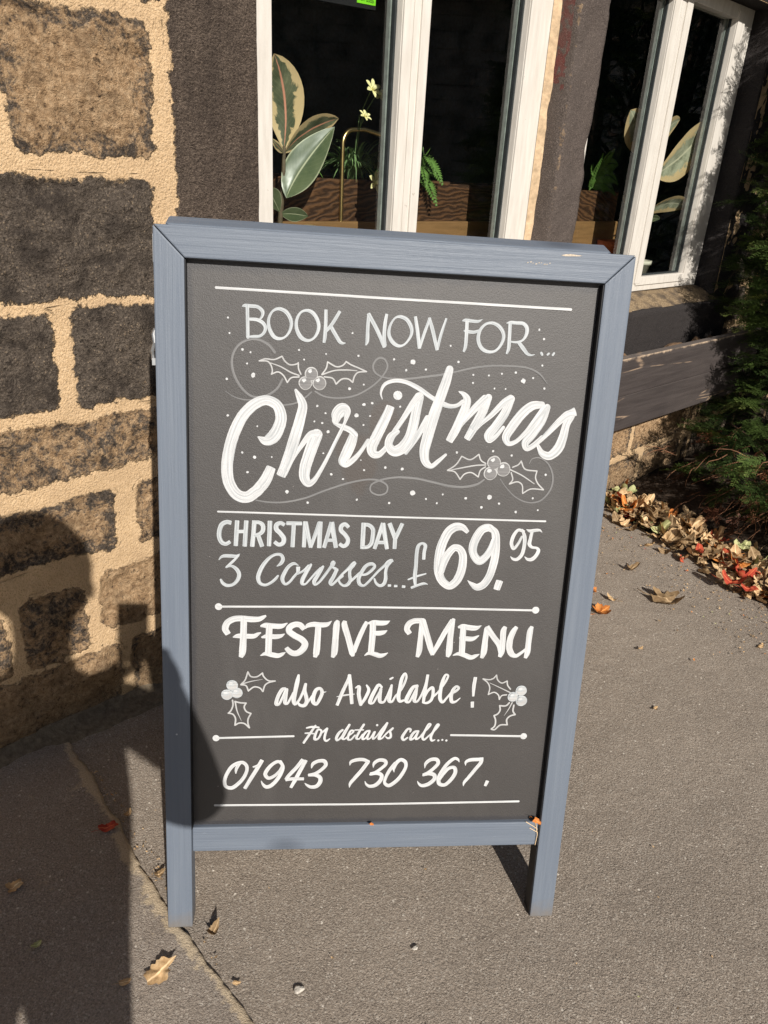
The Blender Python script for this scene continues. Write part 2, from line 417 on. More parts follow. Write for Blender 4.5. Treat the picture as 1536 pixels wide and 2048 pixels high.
def mat_chalkboard():
    t = NT('chalkboard_paint')
    sx = t.n('SeparateXYZ'); t.l(t.tc.outputs['Object'], sx.inputs[0])
    x, z = sx.outputs[0], sx.outputs[2]
    n = t.noise(45, detail=6, rough=0.7); f = t.noise(620, detail=3, rough=0.6); b = t.noise(5, detail=4)
    col = t.mix(t.ramp(b, [(0.3, 0.0), (0.7, 1.0)]), (0.034, 0.0305, 0.0292), (0.044, 0.0395, 0.038))
    col = t.mix(t.ramp(f, [(0.35, 0.35), (0.6, 0.0)]), col, (0.028, 0.0252, 0.0242))
    sm = t.noise(1.0, t.mapping((9, 9, 3.2), rot=(0, 0.5, 0)), detail=5, rough=0.6, dist=1.2)
    col = t.mix(t.ramp(sm, [(0.50, 0.0), (0.72, 0.5)]), col, (0.055, 0.051, 0.049))
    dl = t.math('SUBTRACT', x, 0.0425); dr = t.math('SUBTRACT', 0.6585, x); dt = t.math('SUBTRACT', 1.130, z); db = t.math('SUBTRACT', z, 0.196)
    for (pu, pv, pr) in ((0.3035, 0.843, 0.030), (0.338, 0.905, 0.024), (0.283, 0.868, 0.020)):   # old wording painted out in brown
        dd = t.math('SQRT', t.math('ADD', t.math('POWER', t.math('SUBTRACT', x, pu), 2.0), t.math('MULTIPLY', t.math('POWER', t.math('SUBTRACT', z, pv), 2.0), 0.35)))
        dd = t.math('ADD', dd, t.math('MULTIPLY', t.math('SUBTRACT', t.noise(30, detail=3), 0.5), 0.02))
        col = t.mix(t.ramp(t.math('DIVIDE', dd, pr), [(0.75, 0.8), (1.0, 0.0)]), col, (0.040, 0.029, 0.023))
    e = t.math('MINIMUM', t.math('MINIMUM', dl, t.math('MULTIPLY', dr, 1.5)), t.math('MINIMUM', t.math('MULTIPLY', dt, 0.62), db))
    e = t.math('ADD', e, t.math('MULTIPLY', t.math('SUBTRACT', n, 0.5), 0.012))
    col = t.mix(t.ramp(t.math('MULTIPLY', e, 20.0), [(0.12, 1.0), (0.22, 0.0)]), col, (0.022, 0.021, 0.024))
    dust = t.math('MULTIPLY', t.ramp(t.vor(60), [(0.03, 1.0), (0.05, 0.0)]), t.ramp(t.noise(31, detail=2), [(0.62, 0.0), (0.66, 0.8)]))
    col = t.mix(dust, col, (0.45, 0.42, 0.40))
    t.b.inputs['IOR'].default_value = 1.5
    return t.fin(col, 0.56, t.bump(t.math('ADD', f, t.math('MULTIPLY', n, 0.6)), 0.0005, 0.8), 0.85)
M['chalkboard'] = mat_chalkboard()

def mat_paint(name, lo, hi, streak=1.0):
    """white sign paint with bristle streaks that follow each brush stroke (UV: along, across)"""
    t = NT(name)
    n = t.noise(1.0, t.mapping((16, 430, 1), 'UV'), detail=3, rough=0.6)
    c = t.noise(1.0, t.mapping((230, 60, 1), 'UV'), detail=3)
    col = t.mix(t.ramp(n, [(0.34, 0.0), (0.60, 1.0)]), lo, hi)
    col = t.mix(t.ramp(c, [(0.30, 0.22 * streak), (0.5, 0.0)]), col, lo)
    return t.fin(col, 0.55, t.bump(n, 0.0006, 0.7), 0.3)
M['thick'] = mat_paint('thick_white_sign_paint', (0.36, 0.38, 0.39), (0.60, 0.60, 0.605))
M['thin'] = mat_paint('thin_white_sign_paint', (0.31, 0.335, 0.35), (0.49, 0.515, 0.53))
M['crisp'] = mat_paint('crisp_white_sign_paint', (0.43, 0.44, 0.445), (0.585, 0.59, 0.595), 0.5)
M['greyline'] = mat_paint('grey_sign_paint', (0.15, 0.15, 0.152), (0.195, 0.193, 0.193), 0.5)
M['holly'] = mat_paint('pale_grey_sign_paint', (0.35, 0.35, 0.35), (0.48, 0.48, 0.475), 0.6)
M['berry'] = mat_paint('mid_grey_sign_paint', (0.16, 0.157, 0.157), (0.205, 0.20, 0.20), 0.6)
M['steel'] = simple('dull_steel', (0.45, 0.46, 0.47), 0.4, 0.2, metal=0.8)

# ------------------------------------------------------------------ ground
def grid_sheet(name, x0, x1, y0, y1, step, mat, hfun, kind):
    nx = int((x1 - x0) / step) + 1; ny = int((y1 - y0) / step) + 1
    X, Y = np.meshgrid(np.linspace(x0, x1, nx), np.linspace(y0, y1, ny))
    Z = hfun(X, Y)
    v = np.stack([X, Y, Z], -1).reshape(-1, 3)
    i = np.arange((ny - 1) * nx).reshape(ny - 1, nx)[:, :-1].ravel()
    q = np.stack([i, i + 1, i + nx + 1, i + nx], -1)
    o = np_mesh(name, v, q, mat, smooth=True)
    return tag(o, kind=kind)
# one sheet: finely divided near the board, reaching far out
def tarmac_sheet():
    def axis(lo, hi, n0, n1, step):
        a = np.arange(n0, n1 + step / 2, step)
        left = n0 - np.geomspace(0.05, n0 - lo, 26)[::-1]; right = n1 + np.geomspace(0.05, hi - n1, 26)
        return np.concatenate([left, a, right])
    xs = axis(-80, 80, -0.9, 1.7, 0.012); ys = axis(-80, 80, 0.4, 3.0, 0.012)
    X, Y = np.meshgrid(xs, ys)
    near = np.exp(-((X / 6) ** 2 + ((Y - 1.5) / 6) ** 2))
    Z = near * ((fbm(X, Y, 2.2, 3, 3) - 0.5) * 0.016 + (fbm(X, Y, 24, 2, 5) - 0.5) * 0.0035)
    v = np.stack([X, Y, Z], -1).reshape(-1, 3)
    nx, ny = len(xs), len(ys)
    i = (np.arange(ny - 1)[:, None] * nx + np.arange(nx - 1)[None, :]).ravel()
    q = np.stack([i, i + 1, i + nx + 1, i + nx], -1)
    tag(np_mesh('ground', v, q, M['tarmac'], smooth=True), kind='structure')
tarmac_sheet()

# old concrete pavement strip left of the board, its broken edge running from the wall towards the camera
EDGE = [(-0.760, 1.385), (-0.672, 1.281), (-0.590, 1.190), (-0.505, 1.101), (-0.430, 0.995), (-0.348, 0.905), (-0.285, 0.842), (-0.227, 0.786), (-0.164, 0.719), (0.02, 0.52), (0.55, -0.06), (1.9, -1.55)]
def edge_points(n=420):
    p = np.array(EDGE); d = np.r_[0, np.cumsum(np.hypot(*np.diff(p, axis=0).T))]
    # dense in the part in view
    s = np.unique(np.r_[np.linspace(0, 1.2, n), np.linspace(1.2, d[-1], 60)])
    x = np.interp(s, d, p[:, 0]); y = np.interp(s, d, p[:, 1])
    nrm = np.array([0.74, 0.67])
    j = (fbm(s, s * 0, 9, 4, 11) - 0.5) * 0.018 + (fbm(s, s * 0, 60, 4, 12) - 0.5) * 0.006
    return np.stack([x + nrm[0] * j, y + nrm[1] * j], -1), nrm
def pavement():
    e, nrm = edge_points()
    along = np.array([-WD[0], -WD[1]])
    prof = [(0.003, -0.006), (0.0, 0.0015), (-0.003, 0.0070), (-0.008, 0.0085), (-0.014, 0.009), (-0.022, 0.010), (-0.032, 0.011), (-0.05, 0.012)] + [(-0.05 - 0.012 * k, 0.012) for k in range(1, 70)] + [(-1.2, 0.012), (-4, 0.012)]
    vs = []; rim = []
    for off, z in prof:
        rim.append(np.full(len(e), 0.86 if off > -0.004 else max(0.0, 0.86 - (-off - 0.004) / 0.034)))
        p = e + nrm * 0 + (along * (-off))[None, :] * 1.0 if off < 0 else e + nrm * off
        zz = z + (fbm(p[:, 0], p[:, 1], 22, 3, 21) - 0.5) * 0.005 + (fbm(p[:, 0], p[:, 1], 5, 2, 22) - 0.5) * 0.006
        vs.append(np.c_[p, zz if z > 0 else np.full(len(p), z)])
    v = np.stack(vs, 0); m_, n_ = v.shape[:2]
    i = (np.arange(m_ - 1)[:, None] * n_ + np.arange(n_ - 1)[None, :]).ravel()
    q = np.stack([i, i + 1, i + n_ + 1, i + n_], -1)
    tag(np_mesh('pavement', v.reshape(-1, 3), q[:, ::-1], M['slab'], None, {'rim': np.concatenate(rim)}, smooth=True), kind='structure')
pavement()

# ------------------------------------------------------------------ the house
house = empty('stone_house', wall_frame())
tag(house, 'soot blackened sandstone house wall with sandy pointing and white framed windows', 'house')
STONES = [  # a0, a1, z0, z1, wear, dressed
    (0.480, 0.748, 1.240, 1.468, 0.74, 0), (0.16, 0.455, 1.235, 1.46, 0.3, 0),
    (0.18, 0.740, 0.985, 1.200, 0.10, 0), (0.15, 0.512, 0.777, 0.962, 0.10, 0), (0.548, 0.745, 0.775, 0.968, 0.16, 0),
    (0.12, 0.96, 0.628, 0.746, 0.56, 0), (0.14, 0.590, 0.445, 0.580, 0.66, 0), (0.645, 0.96, 0.430, 0.574, 0.58, 0),
    (0.12, 0.335, 0.20, 0.352, 0.5, 0), (0.368, 0.505, 0.197, 0.366, 0.55, 0), (0.540, 0.93, 0.228, 0.390, 0.98, 0),
    (0.05, 0.567, 0.022, 0.186, 0.90, 0), (0.597, 1.02, -0.05, 0.186, 0.8, 0),
    (0.792, 1.02, 0.79, 2.2, 0.05, 1)]
r_ = random.Random(3)
def courses(a0, a1, z0, z1, wear):
    z = z0
    while z < z1:
        hh = r_.uniform(0.14, 0.25); a = a0 - r_.uniform(0, 0.3)
        while a < a1:
            ww = r_.uniform(0.22, 0.55)
            STONES.append((max(a0, a) + 0.016, min(a1, a + ww) - 0.016, z + 0.016, min(z1, z + hh) - 0.016, wear + r_.uniform(-0.2, 0.25), 0))
            a += ww
        z += hh
courses(-3.0, 0.12, -0.02, 3.0, 0.3)
courses(0.12, 0.80, 1.485, 3.0, 0.3)
courses(1.0, 3.46, -0.02, 0.61, 0.62)
courses(0.80, 3.46, 2.12, 3.0, 0.3)
courses(3.46, 6.5, -0.02, 3.0, 0.15)
def wall_fields(A, Z):
    jit = (fbm(A, Z, 7, 3, 41) - 0.5) * 0.022; jit2 = (fbm(A, Z, 7, 3, 47) - 0.5) * 0.020
    a = A + jit; z = Z + jit2
    sd = np.full(A.shape, -0.03); wear = np.full(A.shape, 0.5); dr = np.zeros(A.shape)
    for (a0, a1, z0, z1, w, d) in STONES:
        if d: x, y = A + jit * 0.35, Z
        else: x, y = a, z
        qx = np.maximum(a0 - x, x - a1); qz = np.maximum(z0 - y, y - z1)
        rr = 0.022 if not d else 0.003
        ox = np.maximum(qx + rr, 0); oz = np.maximum(qz + rr, 0)
        s = -(np.hypot(ox, oz) + np.minimum(np.maximum(qx + rr, qz + rr), 0) - rr)
        b = s > sd
        # soot worn off in the middle of the most exposed stones
        loc = w + (0.55 * np.clip(s / 0.09, 0, 1) - 0.27 if w > 0.6 else 0.0)
        sd = np.where(b, s, sd); wear = np.where(b, loc, wear); dr = np.where(b, d, dr)
    st = np.clip((sd + 0.004) / 0.022, 0, 1); st = st * st * (3 - 2 * st)
    rough = (fbm(A, Z, 15, 5, 51) - 0.5) * 0.034 + (fbm(A, Z, 60, 3, 55) - 0.5) * 0.008
    out = 0.002 * (1 - st) + st * (rough * (1 - 0.85 * dr) + 0.003 * np.clip(sd / 0.05, 0, 1)) + (1 - st) * (fbm(A, Z, 18, 4, 61) - 0.5) * 0.005
    return sd, wear, dr, out
parts_v, parts_q, at_sd, at_w, at_d = [], [], [], [], []
base = 0
for (a0, a1, z0, z1, step) in [(0.10, 0.987, -0.03, 1.62, 0.0055), (0.10, 0.987, 1.62, 3.0, 0.03), (0.987, 3.36, -0.03, 0.63, 0.014), (0.987, 3.36, 1.88, 3.0, 0.03),
                               (3.36, 6.5, -0.03, 3.0, 0.025), (-3.0, 0.10, -0.03, 3.0, 0.03)]:
    nx = int(round((a1 - a0) / step)) + 1; nz = int(round((z1 - z0) / step)) + 1
    A, Z = np.meshgrid(np.linspace(a0, a1, nx), np.linspace(z0, z1, nz))
    sd, we, dr, out = wall_fields(A, Z)
    parts_v.append(np.stack([A, -out, Z], -1).reshape(-1, 3))
    i = (np.arange(nz - 1)[:, None] * nx + np.arange(nx - 1)[None, :]).ravel()
    parts_q.append(np.stack([i, i + 1, i + nx + 1, i + nx], -1) + base)
    base += nx * nz
    at_sd.append(sd.ravel()); at_w.append(we.ravel()); at_d.append(dr.ravel())
np_mesh('wall', np.concatenate(parts_v), np.concatenate(parts_q), M['masonry'], house,
        {'sd': np.concatenate(at_sd), 'wear': np.concatenate(at_w), 'dressed': np.concatenate(at_d)}, smooth=True)

def rough_block(name, a0, a1, d0, d1, z0, z1, mat, amp, step=0.012, chip=None):
    """dressed stone: a gridded box with uneven faces and worn arrises (front and two sides and ends)"""
    na = max(2, int((a1 - a0) / step)); nz = max(2, int((z1 - z0) / step)); nd = max(2, int((d1 - d0) / step))
    prof = [(a0, d1 - (d1 - d0) * k / nd) for k in range(nd)] + [(a0 + (a1 - a0) * k / na, d0) for k in range(na)] + [(a1, d0 + (d1 - d0) * k / nd) for k in range(nd + 1)]
    P = np.array(prof); zs = np.linspace(z0, z1, nz + 1)
    ca, cd = (a0 + a1) / 2, d1
    U = np.tile(P[None], (nz + 1, 1, 1)); Zg = np.tile(zs[:, None], (1, len(P)))
    s = np.arange(len(P)) * step
    nn = (fbm(np.tile(s[None], (nz + 1, 1)), Zg, 14, 4, 71) - 0.5) * amp + (fbm(np.tile(s[None], (nz + 1, 1)), Zg, 60, 2, 73) - 0.5) * amp * 0.4
    dirx = np.where(U[..., 1] <= d0 + 1e-6, 0, np.sign(U[..., 0] - ca)); diry = np.where(U[..., 1] <= d0 + 1e-6, -1.0, 0)
    fr = (U[..., 1] < d1 - 1e-6)
    # wear the arris
    ar = np.exp(-(np.minimum(np.hypot(U[..., 0] - a0, U[..., 1] - d0), np.hypot(U[..., 0] - a1, U[..., 1] - d0)) / 0.012) ** 2)
    k = ar * (0.004 + 0.016 * np.clip(fbm(Zg, Zg * 0, 9, 4, 77) - 0.35, 0, 1))
    U0 = U[..., 0] + dirx * nn * fr - np.sign(U[..., 0] - ca) * k * 0.7
    U1 = U[..., 1] + diry * nn * fr + k * 0.7
    v = np.stack([U0, U1, Zg], -1)
    n_ = len(P)
    i = (np.arange(nz)[:, None] * n_ + np.arange(n_ - 1)[None, :]).ravel()
    q = np.stack([i, i + 1, i + n_ + 1, i + n_], -1)
    v2 = v.reshape(-1, 3)
    at = {}
    if chip is not None: at['chip'] = chip(v2)
    o = np_mesh(name, v2, q, mat, house, at, smooth=True)
    return o
# stone mullion between the two windows: smooth face, rough chipped left reveal
rough_block('stone_mullion', 2.078, 2.226, 0.0, 0.15, 0.80, 1.90, M['mullion_stone'], 0.012,
            chip=lambda v: np.clip(1.0 - np.hypot(v[:, 0] - 2.084, v[:, 1] - 0.004) / 0.022, 0, 1) * 0.62 + 0.18 * np.clip((v[:, 1] - 0.01) / 0.02, 0, 1) * (v[:, 0] < 2.12))
rough_block('stone_jamb', 3.352, 3.62, -0.004, 0.15, 0.80, 1.90, M['black_stone'], 0.016)
MBj = MB(); MBj.box(0.90, 0.987, 0.012, 0.15, 0.80, 1.90); MBj.build('stone_jamb', M['black_stone'], house)
MBl = MB(); MBl.box(0.80, 3.62, -0.006, 0.20, 1.881, 2.11); MBl.build('stone_lintel', M['black_stone'], house, bevel=0.006)
# sill: pale worn weathering under the frames, black painted face below
def strip(name, prof, a0, a1, mat, amp, step=0.014, seed=0):
    n = int((a1 - a0) / step); xs = np.linspace(a0, a1, n + 1)
    P = []
    for (d0, z0), (d1, z1) in zip(prof[:-1], prof[1:]):
        k = max(1, int(math.hypot(d1 - d0, z1 - z0) / step))
        P += [(d0 + (d1 - d0) * j / k, z0 + (z1 - z0) * j / k) for j in range(k)]
    P.append(prof[-1]); P = np.array(P)
    X = np.tile(xs[:, None], (1, len(P))); Dp = np.tile(P[None, :, 0], (n + 1, 1)); Zp = np.tile(P[None, :, 1], (n + 1, 1))
    nn = (fbm(X, Dp * 3 + Zp * 3, 12, 4, seed) - 0.5) * amp
    v = np.stack([X, Dp - nn * 0.7, Zp + nn * 0.7], -1).reshape(-1, 3)
    m_ = len(P); i = (np.arange(n)[:, None] * m_ + np.arange(m_ - 1)[None, :]).ravel()
    q = np.stack([i, i + m_, i + m_ + 1, i + 1], -1)
    return np_mesh(name, v, q, mat, house, smooth=True)
strip('window_sill', [(-0.022, 0.806), (0.02, 0.832), (0.075, 0.853), (0.15, 0.856)], 0.93, 3.47, M['sill'], 0.014, seed=81)
strip('sill_course', [(0.06, 0.600), (-0.030, 0.602), (-0.034, 0.700), (-0.034, 0.800), (-0.020, 0.809), (0.02, 0.809)], 0.93, 3.47, M['black_stone'], 0.007, seed=83)
# haunch of mortar along the foot of the wall
strip('base_fillet', [(0.0, 0.034), (-0.012, 0.024), (-0.028, 0.016), (-0.050, 0.010), (-0.062, -0.004)], -1.5, 1.3, M['foot_mortar'], 0.016, seed=85)

def window(name_label, a0, a1, stiles, zb0, zb1, zt0, zt1, fd=0.085):
    """stiles: (left edge, right edge) of left stile, mullion, right stile. Casement strips meet with a fine groove."""
    f = MB()
    for j, (x0, x1) in enumerate(stiles):
        f.box(x0, x1, fd, fd + 0.05, zb0, zt1)
        g = (x1 - x0)
        if j == 0: steps = [(x0 + g * 0.55, x1 + 0.0)]
        elif j == 2: steps = [(x0, x1 - g * 0.55)]
        else: steps = [(x0, x0 + g * 0.36), (x0 + g * 0.40, x0 + g * 0.62), (x1 - g * 0.34, x1)]
        for k, (s0, s1) in enumerate(steps):
            f.box(s0 + 0.001, s1 - 0.001, fd - (0.006 if k != 1 else 0.003), fd - 0.0002, zb0 + 0.03, zt1 - 0.02)
    wf = f.build('window', M['white'], house, bevel=0.0022)
    wf['label'] = name_label
    for k in range(2):
        x0, x1 = stiles[k][1], stiles[k + 1][0]
        r = MB(); r.box(x0, x1, fd + 0.001, fd + 0.05, zb0, zb1); r.box(x0 - 0.03, x1 + 0.03, fd - 0.005, fd + 0.0, zb0 + 0.022, zb1 - 0.001)
        r.build('bottom_rail', M['white'], wf, bevel=0.002)
        r = MB(); r.box(x0, x1, fd + 0.001, fd + 0.05, zt0, zt1)
        r.build('top_rail', M['white'], wf, bevel=0.002)
        gz = fd + 0.030
        bd = MB()
        for (u0, u1) in ((x0, x0 + 0.007), (x1 - 0.007, x1)):
            bd.box(u0 + 0.0002, u1, gz - 0.010, gz - 0.001, zb1, zt0)
        bd.box(x0 + 0.007, x1 - 0.007, gz - 0.010, gz - 0.001, zb1 + 0.0002, zb1 + 0.007)
        bd.build('gasket', M['gasket'], wf)
        sp = MB()
        for (u0, u1) in ((x0 + 0.001, x0 + 0.009), (x1 - 0.009, x1 - 0.001)):
            sp.box(u0, u1, gz + 0.005, gz + 0.017, zb1, zt0)
        sp.build('spacer_bar', M['spacer'], wf)
        g = MB(); g.add([(x0, gz, zb1), (x1, gz, zb1), (x1, gz, zt0), (x0, gz, zt0)], [(0, 1, 2, 3)])
        g.build('pane', M['glass'], wf)
    return wf
win1 = window('nearer white window with the chalkboard in front of it', 0.987, 2.07, [(0.988, 1.081), (1.468, 1.562), (1.957, 2.064)], 0.857, 0.911, 1.835, 1.880)
win2 = window('farther white window beside the yew', 2.228, 3.352, [(2.228, 2.33), (2.728, 2.852), (3.206, 3.340)], 0.857, 0.911, 1.835, 1.880)
cb = MB()
n_ = 60
for k in range(n_):   # uneven bead of caulk down the right side of the nearer frame
    z0 = 0.86 + (1.88 - 0.86) * k / n_; z1 = 0.86 + (1.88 - 0.86) * (k + 1) / n_
    w0 = 0.012 + 0.006 * mnoise.noise((0, 0, z0 * 23)); w1 = 0.012 + 0.006 * mnoise.noise((0, 0, z1 * 23))
    d0 = 0.070 + 0.008 * mnoise.noise((3, 0, z0 * 15)); d1 = 0.070 + 0.008 * mnoise.noise((3, 0, z1 * 15))
    cb.add([(2.060, 0.083, z0), (2.060 + w0, d0, z0), (2.080, d0 - 0.004, z0), (2.060, 0.083, z1), (2.060 + w1, d1, z1), (2.080, d1 - 0.004, z1)], [(0, 1, 4, 3), (1, 2, 5, 4)])
cb.build('caulk_bead', M['caulk'], house, smooth=True)
# the dark room behind the glass
rm = MB()
rm.box(0.60, 5.2, 0.20, 4.2, 0.55, 2.6)
rm.f = [tuple(reversed(f)) for f in rm.f if f != (0, 1, 5, 4)]
rm.build('room_shell', M['room'], house)
wb = MB(); wb.box(0.95, 3.6, 0.136, 0.62, 0.835, 0.868); wb.build('window_board', M['roomfloor'], house, bevel=0.003)
bk = MB(); bk.box(0.60, 5.2, 0.165, 0.199, 0.55, 0.834); bk.box(0.60, 0.99, 0.165, 0.199, 0.835, 2.6); bk.box(3.5, 5.2, 0.165, 0.199, 0.835, 2.6); bk.box(0.99, 3.5, 0.165, 0.199, 1.9, 2.6)
bk.build('inner_lining', M['room'], house)

# ------------------------------------------------------------------ the sandwich board
BO = np.array([-0.3368, 0.8658, 0.0097])
BX = np.array([0.994031, 0.108193, -0.013918]); BZ = np.array([-0.0069, 0.1891, 0.9819])
BX /= np.linalg.norm(BX); BZ -= BX * (BZ @ BX); BZ /= np.linalg.norm(BZ); BY = np.cross(BZ, BX)
board = empty('sandwich_board', frame(BX, BY, BZ, BO))
tag(board, 'blue grey A frame chalkboard hand painted with a Christmas menu standing on the tarmac', 'chalkboard sign')
BWd, BHt, ST, TH = 0.700, 1.172, 0.0425, 0.038
PD = 0.017
def plank(name, poly, mat, y0=0.0, y1=TH, bev=0.0022):
    m = MB(); m.prism(poly, y0, y1); return m.build(name, mat, board, bevel=bev)
plank('stile', [(0, 0.0), (ST, 0.0), (ST, BHt - ST - 0.0004), (0.0, BHt - 0.0004)], M['stile'])
plank('stile', [(BWd - ST, 0.0), (BWd, 0.0), (BWd, BHt - 0.0004), (BWd - ST, BHt - ST - 0.0004)], M['stile'])
plank('top_rail', [(0.0007, BHt + 0.0003), (ST + 0.0007, BHt - ST), (BWd - ST - 0.0007, BHt - ST), (BWd - 0.0007, BHt + 0.0003)], M['rail'])
plank('bottom_rail', [(ST + 0.0003, 0.149), (BWd - ST - 0.0003, 0.149), (BWd - ST - 0.0003, 0.197), (ST + 0.0003, 0.197)], M['rail'], 0.009, TH - 0.002)
# black painted rebate round the panel
rb = MB(); rb.box(ST - 0.0002, ST + 0.0016, 0.003, PD, 0.1975, BHt - ST - 0.002); rb.build('black_rebate', M['black_edge'], board)
rb = MB(); rb.box(BWd - ST - 0.0016, BWd - ST + 0.0002, 0.003, PD, 0.1975, BHt - ST - 0.002); rb.build('black_rebate', M['black_edge'], board)
rb = MB(); rb.box(BWd - ST - 0.0016, BWd - ST + 0.0002, 0.003, 0.033, 0.003, 0.148)
rb.build('black_rebate', M['black_edge'], board)
pm = MB(); pm.box(ST - 0.004, BWd - ST + 0.004, PD, PD + 0.006, 0.190, BHt - ST + 0.006)
panel = pm.build('chalk_panel', M['chalkboard'], board)

